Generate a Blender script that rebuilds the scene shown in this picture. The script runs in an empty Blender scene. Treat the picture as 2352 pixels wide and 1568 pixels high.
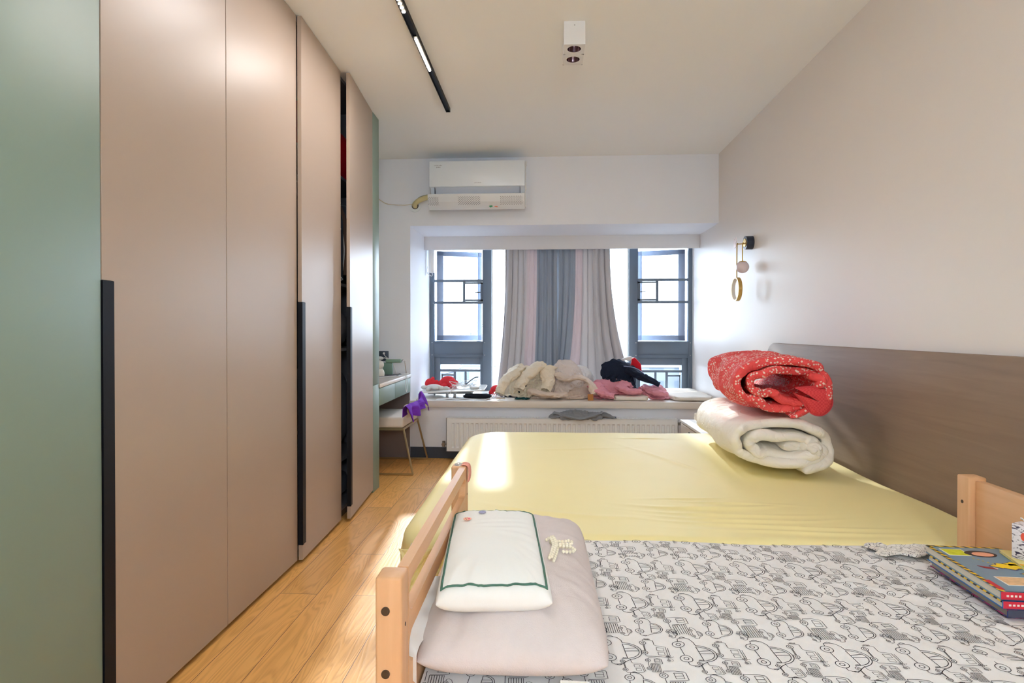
import bpy, bmesh, math, random
import numpy as np
from mathutils import Vector, Matrix
C = bpy.context.scene.collection
SC = bpy.context.scene
PI = math.pi

# ------------------------------------------------------------------ camera
cam_d = bpy.data.cameras.new('camera'); cam = bpy.data.objects.new('camera', cam_d); C.objects.link(cam)
cam.location = (0, 0, 1.15)
cam.rotation_euler = (PI/2 - 0.0075, 0, 0.056)
cam_d.sensor_width = 36.0
cam_d.lens = 36.0*1350/2352
cam_d.shift_y = -16/2352
cam_d.clip_end = 2000
SC.camera = cam

# ------------------------------------------------------------------ world, sun, exposure
SC.view_settings.view_transform = 'Standard'
SC.view_settings.look = 'None'
SC.view_settings.gamma = 1
SC.view_settings.use_curve_mapping = False
SC.view_settings.exposure = 1.08
SC.cycles.diffuse_bounces = 8; SC.cycles.max_bounces = 14; SC.cycles.transparent_max_bounces = 16
W = bpy.data.worlds.new('sky'); SC.world = W; W.use_nodes = True
wn = W.node_tree.nodes; wl = W.node_tree.links
bg = wn['Background']
tc = wn.new('ShaderNodeTexCoord'); sep = wn.new('ShaderNodeSeparateXYZ'); rmp = wn.new('ShaderNodeValToRGB')
wl.new(tc.outputs['Generated'], sep.inputs[0]); wl.new(sep.outputs['Z'], rmp.inputs[0])
rmp.color_ramp.elements[0].position = 0.0; rmp.color_ramp.elements[0].color = (0.72, 0.84, 1.0, 1)
rmp.color_ramp.elements[1].position = 0.5; rmp.color_ramp.elements[1].color = (0.74, 0.87, 1.06, 1)
wl.new(rmp.outputs[0], bg.inputs[0]); bg.inputs[1].default_value = 9.0
sun_d = bpy.data.lights.new('sun', 'SUN'); sun = bpy.data.objects.new('sun', sun_d); C.objects.link(sun)
sun.location = (-1, 12, 6)
sun_d.energy = 2.5; sun_d.angle = math.radians(1.2); sun_d.color = (1.0, 0.97, 0.92)
sdir = Vector((0.072, -1.0, -0.414)).normalized()
sun.rotation_euler = sdir.to_track_quat('-Z', 'Y').to_euler()
# daylight sampling aid for the bay window opening (a sky portal adds no light of its own)
pd = bpy.data.lights.new('window_portal', 'AREA'); pd.shape = 'RECTANGLE'; pd.size = 2.72; pd.size_y = 1.6
po = bpy.data.objects.new('window_portal', pd); C.objects.link(po); po.location = (0.15, 6.32, 1.3); po.rotation_euler = (PI/2, 0, PI)
po.rotation_euler = (-PI/2, 0, 0)
pd.cycles.is_portal = True

# ------------------------------------------------------------------ helpers
def hsh(ix, iy, iz, seed):
    n = (ix*374761393 + iy*668265263 + iz*2147483647 + seed*1274126177) & 0xffffffff
    n = ((n ^ (n >> 13))*1274126177) & 0xffffffff
    n = (n ^ (n >> 16)) & 0xffff
    return n/32767.5 - 1.0
def vn(x, y, z=0.0, seed=0):
    x, y, z = np.broadcast_arrays(np.asarray(x, float), np.asarray(y, float), np.asarray(z, float))
    xi, yi, zi = [np.floor(a).astype(np.int64) for a in (x, y, z)]
    fx, fy, fz = x-xi, y-yi, z-zi
    fx, fy, fz = [a*a*(3-2*a) for a in (fx, fy, fz)]
    r = 0
    for dx in (0, 1):
        for dy in (0, 1):
            for dz in (0, 1):
                w = (fx if dx else 1-fx)*(fy if dy else 1-fy)*(fz if dz else 1-fz)
                r = r + w*hsh(xi+dx, yi+dy, zi+dz, seed)
    return r
def fbm(x, y, z=0.0, seed=0, o=3):
    r = 0; a = 1.0
    for k in range(o):
        r = r + a*vn(np.asarray(x)*2**k, np.asarray(y)*2**k, np.asarray(z)*2**k, seed+k*17); a *= 0.5
    return r

MATS = {}
def lin(c):
    return tuple(((v/255)/12.92 if v/255 <= .04045 else ((v/255+.055)/1.055)**2.4) for v in c)
def mat(name, rgb, rough=0.6, metal=0.0, spec=0.5, var=0.0, vscale=6.0, bump=0.0, bscale=300.0, sheen=0.0, emit=None, estr=0.0, coat=0.0):
    if name in MATS: return MATS[name]
    m = bpy.data.materials.new(name); m.use_nodes = True; n = m.node_tree.nodes; l = m.node_tree.links
    b = n['Principled BSDF']
    c = lin(rgb)+(1,)
    b.inputs['Base Color'].default_value = c
    b.inputs['Roughness'].default_value = rough; b.inputs['Metallic'].default_value = metal
    b.inputs['Specular IOR Level'].default_value = spec
    if sheen: b.inputs['Sheen Weight'].default_value = sheen; b.inputs['Sheen Roughness'].default_value = 0.5
    if coat: b.inputs['Coat Weight'].default_value = coat; b.inputs['Coat Roughness'].default_value = 0.15
    if emit: b.inputs['Emission Color'].default_value = lin(emit)+(1,); b.inputs['Emission Strength'].default_value = estr
    t = n.new('ShaderNodeTexCoord')
    if var > 0:
        nz = n.new('ShaderNodeTexNoise'); nz.inputs['Scale'].default_value = vscale; nz.inputs['Detail'].default_value = 4
        l.new(t.outputs['Object'], nz.inputs['Vector'])
        mx = n.new('ShaderNodeMix'); mx.data_type = 'RGBA'
        mx.inputs['A'].default_value = tuple(min(1, v*(1+var)) for v in c[:3])+(1,)
        mx.inputs['B'].default_value = tuple(v*(1-var) for v in c[:3])+(1,)
        l.new(nz.outputs['Fac'], mx.inputs['Factor']); l.new(mx.outputs['Result'], b.inputs['Base Color'])
    if bump > 0:
        nb = n.new('ShaderNodeTexNoise'); nb.inputs['Scale'].default_value = bscale; nb.inputs['Detail'].default_value = 3
        l.new(t.outputs['Object'], nb.inputs['Vector'])
        bp = n.new('ShaderNodeBump'); bp.inputs['Strength'].default_value = bump; bp.inputs['Distance'].default_value = 0.002
        l.new(nb.outputs['Fac'], bp.inputs['Height']); l.new(bp.outputs['Normal'], b.inputs['Normal'])
    MATS[name] = m
    return m
def cloth(name, rgb, trans=0.0, **k):
    k.setdefault('rough', 0.9); k.setdefault('spec', 0.15); k.setdefault('bump', 0.35); k.setdefault('bscale', 500)
    k.setdefault('var', 0.04); k.setdefault('sheen', 0.0)
    m = mat(name, rgb, **k)
    if trans:
        n = m.node_tree.nodes; l = m.node_tree.links; b = n['Principled BSDF']
        tr = n.new('ShaderNodeBsdfTranslucent'); tr.inputs[0].default_value = lin(rgb)+(1,)
        ms = n.new('ShaderNodeMixShader'); ms.inputs[0].default_value = trans
        l.new(b.outputs[0], ms.inputs[1]); l.new(tr.outputs[0], ms.inputs[2])
        l.new(ms.outputs[0], n['Material Output'].inputs[0])
    return m
def wrinkled(m, scale=16.0, dist=.006, stretch=(1, 1, 1), strength=.8, distort=1.2):
    """adds broad soft creases to a cloth, beneath its weave"""
    n = m.node_tree.nodes; l = m.node_tree.links; b = n['Principled BSDF']
    if 'crease' in n: return m
    t = n.new('ShaderNodeTexCoord'); mp = n.new('ShaderNodeMapping'); mp.inputs['Scale'].default_value = stretch; l.new(t.outputs['Object'], mp.inputs[0])
    z = n.new('ShaderNodeTexNoise'); z.name = 'crease'; z.inputs['Scale'].default_value = scale; z.inputs['Detail'].default_value = 3; z.inputs['Distortion'].default_value = distort
    l.new(mp.outputs[0], z.inputs['Vector'])
    a = n.new('ShaderNodeMath'); a.operation = 'SUBTRACT'; a.inputs[1].default_value = .5; l.new(z.outputs['Fac'], a.inputs[0])
    c = n.new('ShaderNodeMath'); c.operation = 'ABSOLUTE'; l.new(a.outputs[0], c.inputs[0])
    p = n.new('ShaderNodeMath'); p.operation = 'POWER'; p.inputs[1].default_value = .6; l.new(c.outputs[0], p.inputs[0])
    bp = n.new('ShaderNodeBump'); bp.inputs['Strength'].default_value = strength; bp.inputs['Distance'].default_value = dist; l.new(p.outputs[0], bp.inputs['Height'])
    old = [k for k in b.inputs['Normal'].links]
    if old: l.new(old[0].from_node.outputs[0], b.inputs['Normal']); l.new(bp.outputs[0], old[0].from_node.inputs['Normal'])
    else: l.new(bp.outputs[0], b.inputs['Normal'])
    return m
def glass_mat(name='window_glass', tint=(0.96, 0.98, 0.98)):
    if name in MATS: return MATS[name]
    m = bpy.data.materials.new(name); m.use_nodes = True; n = m.node_tree.nodes; l = m.node_tree.links
    n.remove(n['Principled BSDF'])
    t = n.new('ShaderNodeBsdfTransparent'); t.inputs[0].default_value = tint+(1,)
    g = n.new('ShaderNodeBsdfGlossy'); g.inputs['Roughness'].default_value = 0.02
    f = n.new('ShaderNodeFresnel'); f.inputs[0].default_value = 1.3
    x = n.new('ShaderNodeMixShader'); l.new(f.outputs[0], x.inputs[0]); l.new(t.outputs[0], x.inputs[1]); l.new(g.outputs[0], x.inputs[2])
    l.new(x.outputs[0], n['Material Output'].inputs[0]); MATS[name] = m
    return m
def sheer_mat():
    if 'sheer' in MATS: return MATS['sheer']
    m = bpy.data.materials.new('sheer_voile'); m.use_nodes = True; n = m.node_tree.nodes; l = m.node_tree.links
    n.remove(n['Principled BSDF'])
    t = n.new('ShaderNodeBsdfTransparent'); t.inputs[0].default_value = (1, 1, 1, 1)
    d = n.new('ShaderNodeBsdfDiffuse'); d.inputs[0].default_value = (0.85, 0.83, 0.8, 1)
    tl = n.new('ShaderNodeBsdfTranslucent'); tl.inputs[0].default_value = (0.85, 0.83, 0.8, 1)
    a = n.new('ShaderNodeMixShader'); a.inputs[0].default_value = 0.5
    l.new(d.outputs[0], a.inputs[1]); l.new(tl.outputs[0], a.inputs[2])
    b = n.new('ShaderNodeMixShader'); b.inputs[0].default_value = 0.65
    l.new(t.outputs[0], b.inputs[1]); l.new(a.outputs[0], b.inputs[2])
    l.new(b.outputs[0], n['Material Output'].inputs[0]); MATS['sheer'] = m
    return m
def wood_mat(name, c1, c2, axis=1, scale=1.0, rough=0.5, contrast=1.0):
    """long grain along an axis of object space"""
    if name in MATS: return MATS[name]
    m = mat(name, c1, rough=rough); n = m.node_tree.nodes; l = m.node_tree.links; b = n['Principled BSDF']
    t = n.new('ShaderNodeTexCoord'); mp = n.new('ShaderNodeMapping')
    s = [14*scale]*3; s[axis] = 0.9*scale; mp.inputs['Scale'].default_value = s
    l.new(t.outputs['Object'], mp.inputs[0])
    nz = n.new('ShaderNodeTexNoise'); nz.inputs['Scale'].default_value = 2.5; nz.inputs['Detail'].default_value = 6; nz.inputs['Distortion'].default_value = 0.8
    l.new(mp.outputs[0], nz.inputs['Vector'])
    r = n.new('ShaderNodeValToRGB'); r.color_ramp.elements[0].position = 0.5-0.25/contrast; r.color_ramp.elements[1].position = 0.5+0.25/contrast
    r.color_ramp.elements[0].color = lin(c2)+(1,); r.color_ramp.elements[1].color = lin(c1)+(1,)
    l.new(nz.outputs['Fac'], r.inputs[0]); l.new(r.outputs[0], b.inputs['Base Color'])
    return m

class MB:
    """collects geometry, then links it as ONE mesh object"""
    def __init__(s): s.v = []; s.f = []; s.mi = []; s.cur = 0
    def add(s, vs, fs, mi=None):
        o = len(s.v); s.v += [tuple(map(float, p)) for p in vs]; s.f += [tuple(i+o for i in f) for f in fs]; s.mi += [s.cur if mi is None else mi]*len(fs)
    def box(s, x0, x1, y0, y1, z0, z1, bev=0.0, M=None, seg=2):
        bm = bmesh.new(); bmesh.ops.create_cube(bm, size=1)
        bmesh.ops.scale(bm, vec=(abs(x1-x0), abs(y1-y0), abs(z1-z0)), verts=bm.verts)
        if bev: bmesh.ops.bevel(bm, geom=bm.edges[:], offset=bev, segments=seg, profile=0.5, affect='EDGES')
        bmesh.ops.translate(bm, vec=((x0+x1)/2, (y0+y1)/2, (z0+z1)/2), verts=bm.verts)
        if M is not None: bm.transform(M)
        s.bm(bm)
    def bm(s, bm, mi=None):
        bm.verts.index_update(); s.add([v.co for v in bm.verts], [[v.index for v in f.verts] for f in bm.faces], mi); bm.free()
    def grid(s, P, close_u=False, close_v=False, mi=None, mask=None):
        nu, nv = P.shape[:2]; fs = []
        for i in range(nu if close_u else nu-1):
            for j in range(nv if close_v else nv-1):
                if mask is not None and not mask[i, j]: continue
                i2 = (i+1) % nu; j2 = (j+1) % nv
                fs.append((i*nv+j, i2*nv+j, i2*nv+j2, i*nv+j2))
        s.add(P.reshape(-1, 3), fs, mi)
    def tube(s, pts, r, n=10, cap=True, closed=False, flat=None):
        pts = [Vector(p) for p in pts]; m = len(pts); rs = r if hasattr(r, '__len__') else [r]*m
        rows = []; up = None
        for i, p in enumerate(pts):
            a = pts[(i-1) % m] if (closed or i > 0) else p; b = pts[(i+1) % m] if (closed or i < m-1) else p
            t = (b-a).normalized()
            if up is None:
                up = Vector((0, 0, 1)) if abs(t.z) < 0.9 else Vector((1, 0, 0))
            x = (up - t*up.dot(t)).normalized(); up = x; y = t.cross(x)
            rows.append([p + (x*math.cos(2*PI*k/n)*(flat or 1) + y*math.sin(2*PI*k/n))*rs[i] for k in range(n)])
        P = np.array([[list(q) for q in row] for row in rows])
        s.grid(P, close_u=closed, close_v=True)
        if cap and not closed:
            o = len(s.v) - m*n
            s.f.append(tuple(o+k for k in range(n))[::-1]); s.mi.append(s.cur)
            s.f.append(tuple(o+(m-1)*n+k for k in range(n))); s.mi.append(s.cur)
    def cyl(s, a, b, r, n=24, r2=None):
        a = Vector(a); b = Vector(b); t = (b-a).normalized()
        up = Vector((0, 0, 1)) if abs(t.z) < 0.9 else Vector((1, 0, 0))
        x = (up-t*up.dot(t)).normalized(); y = t.cross(x); r2 = r if r2 is None else r2
        vs = [a+(x*math.cos(2*PI*k/n)+y*math.sin(2*PI*k/n))*r for k in range(n)]+[b+(x*math.cos(2*PI*k/n)+y*math.sin(2*PI*k/n))*r2 for k in range(n)]
        s.add(vs, [(k, (k+1) % n, n+(k+1) % n, n+k) for k in range(n)]+[tuple(range(n))[::-1], tuple(range(n, 2*n))])
    def lathe(s, prof, c, n=32, axis='z'):
        rows = []
        for (r, h) in prof:
            row = []
            for k in range(n):
                a = 2*PI*k/n; p = (r*math.cos(a), r*math.sin(a), h)
                if axis == 'x': p = (p[2], p[0], p[1])
                if axis == 'y': p = (p[0], p[2], p[1])
                row.append((p[0]+c[0], p[1]+c[1], p[2]+c[2]))
            rows.append(row)
        s.grid(np.array(rows), close_v=True)
    def ball(s, c, r, u=20, v=14, M=None):
        r = r if hasattr(r, '__len__') else (r, r, r)
        bm = bmesh.new(); bmesh.ops.create_uvsphere(bm, u_segments=u, v_segments=v, radius=1)
        bmesh.ops.scale(bm, vec=r, verts=bm.verts)
        if M is not None: bm.transform(M)
        bmesh.ops.translate(bm, vec=c, verts=bm.verts); s.bm(bm)
    def prism(s, poly, a0, a1, axis='x', bev=0.0):
        """poly in the two other axes, extruded from a0 to a1"""
        def P(p, a):
            return {'x': (a, p[0], p[1]), 'y': (p[0], a, p[1]), 'z': (p[0], p[1], a)}[axis]
        bm = bmesh.new(); vs = [bm.verts.new(P(p, a0)) for p in poly]; f = bm.faces.new(vs)
        e = bmesh.ops.extrude_face_region(bm, geom=[f])
        d = Vector(P((0, 0), a1-a0)) if axis != 'z' else Vector((0, 0, a1-a0))
        bmesh.ops.translate(bm, vec=d, verts=[g for g in e['geom'] if isinstance(g, bmesh.types.BMVert)])
        bmesh.ops.recalc_face_normals(bm, faces=bm.faces)
        if bev: bmesh.ops.bevel(bm, geom=bm.edges[:], offset=bev, segments=2, profile=0.5, affect='EDGES')
        s.bm(bm)
    def build(s, name, m, parent=None, smooth=True, sub=0, solid=0.0, off=0.0, loc=None, rot=None, fix=False, angle=40):
        me = bpy.data.meshes.new(name); me.from_pydata(s.v, [], s.f); me.update()
        ms = m if isinstance(m, (list, tuple)) else [m]
        for q in ms: me.materials.append(q)
        if len(ms) > 1: me.polygons.foreach_set('material_index', s.mi)
        o = bpy.data.objects.new(name, me); C.objects.link(o)
        if fix:
            bm = bmesh.new(); bm.from_mesh(me); bmesh.ops.remove_doubles(bm, verts=bm.verts, dist=1e-5); bmesh.ops.recalc_face_normals(bm, faces=bm.faces); bm.to_mesh(me); bm.free()
        if smooth:
            me.polygons.foreach_set('use_smooth', [True]*len(me.polygons))
            if angle < 180:
                try: me.set_sharp_from_angle(angle=math.radians(angle))
                except Exception: pass
        if solid:
            k = o.modifiers.new('t', 'SOLIDIFY'); k.thickness = solid; k.offset = off
        if sub:
            k = o.modifiers.new('s', 'SUBSURF'); k.levels = sub; k.render_levels = sub
        if loc: o.location = loc
        if rot: o.rotation_euler = rot
        if parent: o.parent = parent
        return o
def tag(o, label=None, cat=None, group=None, kind=None):
    if label: o['label'] = label
    if cat: o['category'] = cat
    if group: o['group'] = group
    if kind: o['kind'] = kind
    return o
def thing(name, label, cat, loc=(0, 0, 0), group=None):
    """an Empty at the base; children are built in world coordinates and shifted back"""
    o = bpy.data.objects.new(name, None); C.objects.link(o); o.location = loc; o.empty_display_size = 0.05
    tag(o, label, cat, group); return o
def adopt(root):
    """children hold world coordinates: cancel the root's offset"""
    for ch in root.children:
        ch.matrix_parent_inverse = Matrix.Translation(-Vector(root.location))
def struct(name, mb, m, **k):
    o = mb.build(name, m, smooth=k.pop('smooth', False), **k); o['kind'] = 'structure'; return o
def bez(p0, p1, p2, p3, n=12):
    return [Vector(p0)*(1-t)**3+Vector(p1)*3*t*(1-t)**2+Vector(p2)*3*t*t*(1-t)+Vector(p3)*t**3 for t in [i/n for i in range(n+1)]]
def spline(pts, n=8):
    """catmull-rom"""
    p = [Vector(q) for q in pts]; p = [p[0]]+p+[p[-1]]; r = []
    for i in range(1, len(p)-2):
        for k in range(n):
            t = k/n; a, b, c, d = p[i-1:i+3]
            r.append(0.5*((2*b)+(c-a)*t+(2*a-5*b+4*c-d)*t*t+(3*b-a-3*c+d)*t**3))
    r.append(p[-2]); return r

# ================================================================== the room
XR, XL, YB, ZC = 1.515, -1.85, 5.235, 2.688
XJ, YW = -1.21, 6.15
m_wall = mat('wall_paint', (232, 236, 245), rough=0.75, spec=0.25, bump=0.05, bscale=90)
m_wallr = mat('satin_wall_paint', (228, 222, 218), rough=0.42, spec=0.35, bump=0.04, bscale=60)
m_ceil = mat('ceiling_paint', (242, 245, 247), rough=0.85, spec=0.2)
m_dark = mat('dark_skirting', (58, 66, 80), rough=0.5)
def floor_mat():
    m = mat('oak_planks', (190, 140, 80), rough=0.36, spec=0.45); n = m.node_tree.nodes; l = m.node_tree.links; b = n['Principled BSDF']
    t = n.new('ShaderNodeTexCoord'); mp = n.new('ShaderNodeMapping'); mp.inputs['Rotation'].default_value = (0, 0, PI/2)
    l.new(t.outputs['Object'], mp.inputs[0])
    br = n.new('ShaderNodeTexBrick'); br.inputs['Scale'].default_value = 1.0
    br.inputs['Brick Width'].default_value = 1.25; br.inputs['Row Height'].default_value = 0.165; br.inputs['Mortar Size'].default_value = 0.0012
    br.inputs['Mortar Smooth'].default_value = 0.0; br.offset = 0.37; br.offset_frequency = 2
    br.inputs['Color1'].default_value = (0, 0, 0, 1); br.inputs['Color2'].default_value = (1, 1, 1, 1); br.inputs['Mortar'].default_value = (0.5, 0.5, 0.5, 1)
    l.new(mp.outputs[0], br.inputs['Vector'])
    mp2 = n.new('ShaderNodeMapping'); mp2.inputs['Scale'].default_value = (7.0, 0.75, 1); l.new(t.outputs['Object'], mp2.inputs[0])
    ad = n.new('ShaderNodeVectorMath'); ad.operation = 'MULTIPLY_ADD'
    l.new(br.outputs['Color'], ad.inputs[0]); ad.inputs[1].default_value = (13, 29, 7); l.new(mp2.outputs[0], ad.inputs[2])
    nz = n.new('ShaderNodeTexNoise'); nz.inputs['Scale'].default_value = 1.5; nz.inputs['Detail'].default_value = 2; nz.inputs['Distortion'].default_value = 0.5
    l.new(ad.outputs[0], nz.inputs['Vector'])
    # growth rings: contour lines of the noise
    mu = n.new('ShaderNodeMath'); mu.operation = 'MULTIPLY'; mu.inputs[1].default_value = 95; l.new(nz.outputs['Fac'], mu.inputs[0])
    si = n.new('ShaderNodeMath'); si.operation = 'SINE'; l.new(mu.outputs[0], si.inputs[0])
    ma = n.new('ShaderNodeMath'); ma.operation = 'MULTIPLY_ADD'; ma.inputs[1].default_value = 0.5; ma.inputs[2].default_value = 0.5; l.new(si.outputs[0], ma.inputs[0])
    mp3 = n.new('ShaderNodeMapping'); mp3.inputs['Scale'].default_value = (160, 6, 1); l.new(t.outputs['Object'], mp3.inputs[0])
    nf = n.new('ShaderNodeTexNoise'); nf.inputs['Scale'].default_value = 1; nf.inputs['Detail'].default_value = 3; l.new(mp3.outputs[0], nf.inputs['Vector'])
    mg = n.new('ShaderNodeMath'); mg.operation = 'MULTIPLY'; l.new(ma.outputs[0], mg.inputs[0]); l.new(nf.outputs['Fac'], mg.inputs[1])
    r = n.new('ShaderNodeValToRGB'); e = r.color_ramp.elements
    e[0].position = 0.12; e[0].color = lin((226, 170, 96))+(1,); e[1].position = 0.75; e[1].color = lin((200, 144, 74))+(1,)
    l.new(mg.outputs[0], r.inputs[0])
    hs = n.new('ShaderNodeHueSaturation'); l.new(r.outputs[0], hs.inputs['Color'])
    mv = n.new('ShaderNodeMath'); mv.operation = 'MULTIPLY_ADD'; mv.inputs[1].default_value = 0.22; mv.inputs[2].default_value = 0.9
    sx = n.new('ShaderNodeSeparateXYZ'); l.new(br.outputs['Color'], sx.inputs[0]); l.new(sx.outputs[0], mv.inputs[0]); l.new(mv.outputs[0], hs.inputs['Value'])
    mx = n.new('ShaderNodeMix'); mx.data_type = 'RGBA'; l.new(br.outputs['Fac'], mx.inputs['Factor']); l.new(hs.outputs[0], mx.inputs['A']); mx.inputs['B'].default_value = lin((92, 62, 36))+(1,)
    l.new(mx.outputs['Result'], b.inputs['Base Color'])
    bp = n.new('ShaderNodeBump'); bp.inputs['Strength'].default_value = 0.25; bp.inputs['Distance'].default_value = 0.001
    l.new(mg.outputs[0], bp.inputs['Height']); l.new(bp.outputs[0], b.inputs['Normal'])
    return m
b = MB(); b.box(XL-.1, XR+.1, -1.7, YB+.1, -.1, 0); struct('floor', b, floor_mat())
b = MB(); b.box(XL-.1, XR+.1, -1.7, YB+.1, ZC, ZC+.1); struct('ceiling', b, m_ceil)
b = MB(); b.box(XR, XR+.12, -1.7, 6.3, -.1, ZC+.1); struct('wall_right', b, m_wallr)
b = MB(); b.box(XL-.12, XL, -1.7, YB+.1, -.1, ZC+.1); struct('wall_left', b, m_wall)
b = MB(); b.box(XL-.1, XR+.1, -1.8, -1.6, -.1, ZC+.1); struct('wall_rear', b, m_wall)
# wall round the bay: left pier with the bay's cheek, header with the bay's soffit, apron under the seat
b = MB()
b.box(XL-.1, XJ, YB, 6.3, -.1, ZC+.1); b.box(XJ, XR, YB, 6.3, 2.086, ZC+.1); b.box(XJ, XR, YB, 6.3, -.1, 0.46)
struct('wall_back', b, m_wall)
b = MB(); b.box(XJ-.004, XR, 5.2, 6.2, 0.46, 0.52, bev=0.006)
struct('window_sill', b, mat('cream_stone', (224, 218, 210), rough=0.35, var=0.03), smooth=True)
b = MB(); b.box(XJ, XR, YB-.012, YB, 0, .10, bev=.002); struct('baseboard_back', b, m_dark)
b = MB(); b.box(XR-.012, XR, -1.6, YB, 0, .10, bev=.002); struct('baseboard_right', b, m_dark)
b = MB(); b.box(XJ+.001, XR-.001, 5.848, 5.873, 1.953, 2.086, bev=.002); struct('trim_1', b, mat('pelmet_white', (228, 228, 230), rough=0.6), smooth=True)

# ------------------------------------------------------------------ windows
m_fr = mat('graphite_aluminium', (98, 112, 128), rough=0.45, spec=0.5)  # grey lightened to hold the window's veiling glare in the colour
m_fr2 = mat('graphite_sash', (150, 162, 182), rough=0.45, spec=0.5)
m_gl = glass_mat()
m_bolt = mat('bolt_steel', (170, 175, 180), rough=0.3, metal=1.0)
def casement(name, X0, sg):
    """X0 is the outer jamb, sg the direction towards the middle of the bay; u runs 0..0.645 inwards"""
    def bx(mb, u0, u1, y0, y1, z0, z1, bev=.002):
        a, c = X0+sg*u0, X0+sg*u1; mb.box(min(a, c), max(a, c), y0, y1, z0, z1, bev=bev)
    f = MB()
    bx(f, 0, .036, 6.11, 6.2, .52, 2.08); bx(f, .56, .645, 6.09, 6.2, .52, 2.08)
    bx(f, .036, .56, 6.11, 6.2, .865, 1.035); bx(f, .036, .56, 6.11, 6.2, 2.0, 2.08)
    bx(f, .036, .102, 6.13, 6.19, .52, .865); bx(f, .525, .56, 6.13, 6.19, .52, .865)
    bx(f, .102, .525, 6.13, 6.19, .79, .865); bx(f, .102, .525, 6.13, 6.19, .52, .545)
    fr = f.build(name, m_fr); fr['kind'] = 'structure'
    # raised gasket lines with bolts at the corners of both panels
    g = MB()
    for (z0, z1) in ((1.02, 2.0), (.545, .895)):
        bx(g, .036, .044, 6.1, 6.112, z0, z1, 0); bx(g, .552, .56, 6.1, 6.112, z0, z1, 0); bx(g, .036, .56, 6.1, 6.112, z1-.008 if z1 < 1 else z0, z1 if z1 < 1 else z0+.008, 0)
    g.build('gasket', m_fr, fr)
    g = MB()
    for (u, z) in ((.02, 1.02), (.575, 1.02), (.02, .89), (.575, .89)):
        g.cyl((X0+sg*u, 6.107 if u < .5 else 6.087, z), (X0+sg*u, 6.12, z), .006, 12)
    g.build('bolt', m_bolt, fr)
    # safety rails with the little hatch in front of the sash
    g = MB()
    for z in (1.665, 1.437): bx(g, .03, .575, 6.095, 6.115, z-.013, z+.013)
    bx(g, .345, .372, 6.098, 6.113, 1.437, 1.665)
    bx(g, .372, .56, 6.098, 6.113, 1.452, 1.47); bx(g, .372, .56, 6.098, 6.113, 1.632, 1.65); bx(g, .53, .56, 6.098, 6.113, 1.45, 1.65)
    g.build('safety_rail', m_fr, fr)
    g = MB(); bx(g, .47, .53, 6.12, 6.132, 1.54, 1.55); g.build('sash_handle', mat('black_plastic', (30, 32, 36), rough=0.4), fr)
    # lower guard bars
    g = MB()
    bx(g, .102, .525, 6.115, 6.13, .715, .74); bx(g, .245, .272, 6.115, 6.13, .52, .715); bx(g, .36, .385, 6.115, 6.13, .52, .715)
    bx(g, .118, .245, 6.118, 6.128, .672, .69); bx(g, .118, .132, 6.118, 6.128, .52, .69)
    g.build('guard_bar', m_fr, fr)
    g = MB(); bx(g, .102, .525, 6.158, 6.163, .545, .79, 0); g.build('pane', m_gl, fr)
    # sash pushed open outwards, hinged on the outer jamb
    s = MB(); w = .485; t = .055
    s.box(0, t*1.25, -.02, .02, 1.04, 1.99, bev=.002); s.box(w-t*.8, w, -.02, .02, 1.04, 1.99, bev=.002)
    s.box(0, w, -.02, .02, 1.04, 1.04+t, bev=.002); s.box(0, w, -.02, .02, 1.94, 1.99, bev=.002)
    M = Matrix.Translation((X0+sg*.05, 6.215, 0)) @ Matrix.Rotation(sg*math.radians(17), 4, 'Z') @ Matrix.Diagonal((sg, 1, 1, 1))
    s.v = [tuple(M @ Vector(v)) for v in s.v]
    so = s.build('sash', m_fr2, fr, fix=True)
    p = MB(); p.box(t*1.25, w-t*.8, -.003, .003, 1.04+t, 1.94); p.v = [tuple(M @ Vector(v)) for v in p.v]
    p.build('sash_pane', m_gl, so)
    return fr
casement('window_1', XJ+.008, 1)
casement('window_2', XR-.008, -1)
f = MB(); f.box(-.557, -.545, 6.12, 6.18, .52, 2.08); f.box(.85, .862, 6.12, 6.18, .52, 2.08)
f.box(-.557, .862, 6.12, 6.18, 2.04, 2.08); f.box(-.557, .862, 6.12, 6.18, .52, .55)
w3 = f.build('window_3', mat('pale_glazing_bead', (205, 212, 214), rough=0.4), smooth=False); w3['kind'] = 'structure'
f = MB(); f.box(-.545, .85, 6.148, 6.152, .55, 2.04); f.build('pane', m_gl, w3)
# roller blind end with its bead cord, top left of the bay
r = thing('roller_blind_bracket', 'white roller blind bracket with looped cord at top left of window bay', 'blind bracket', (-1.155, 5.97, 1.74))
b = MB(); b.box(-1.187, -1.13, 5.945, 5.975, 1.735, 2.08, bev=.004); b.box(-1.165, -1.150, 5.935, 5.945, 1.735, 2.08, bev=.003); b.build('housing', mat('white_plastic', (232, 234, 234), rough=0.4), r)
b = MB(); b.tube(spline([(-1.2, 5.95, 1.80), (-1.2, 5.94, 1.74), (-1.18, 5.935, 1.715), (-1.15, 5.935, 1.70), (-1.145, 5.94, 1.725), (-1.165, 5.95, 1.74)]), .0028, 6); b.build('bead_cord', mat('white_plastic', (232, 234, 234)), r)
adopt(r)

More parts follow.
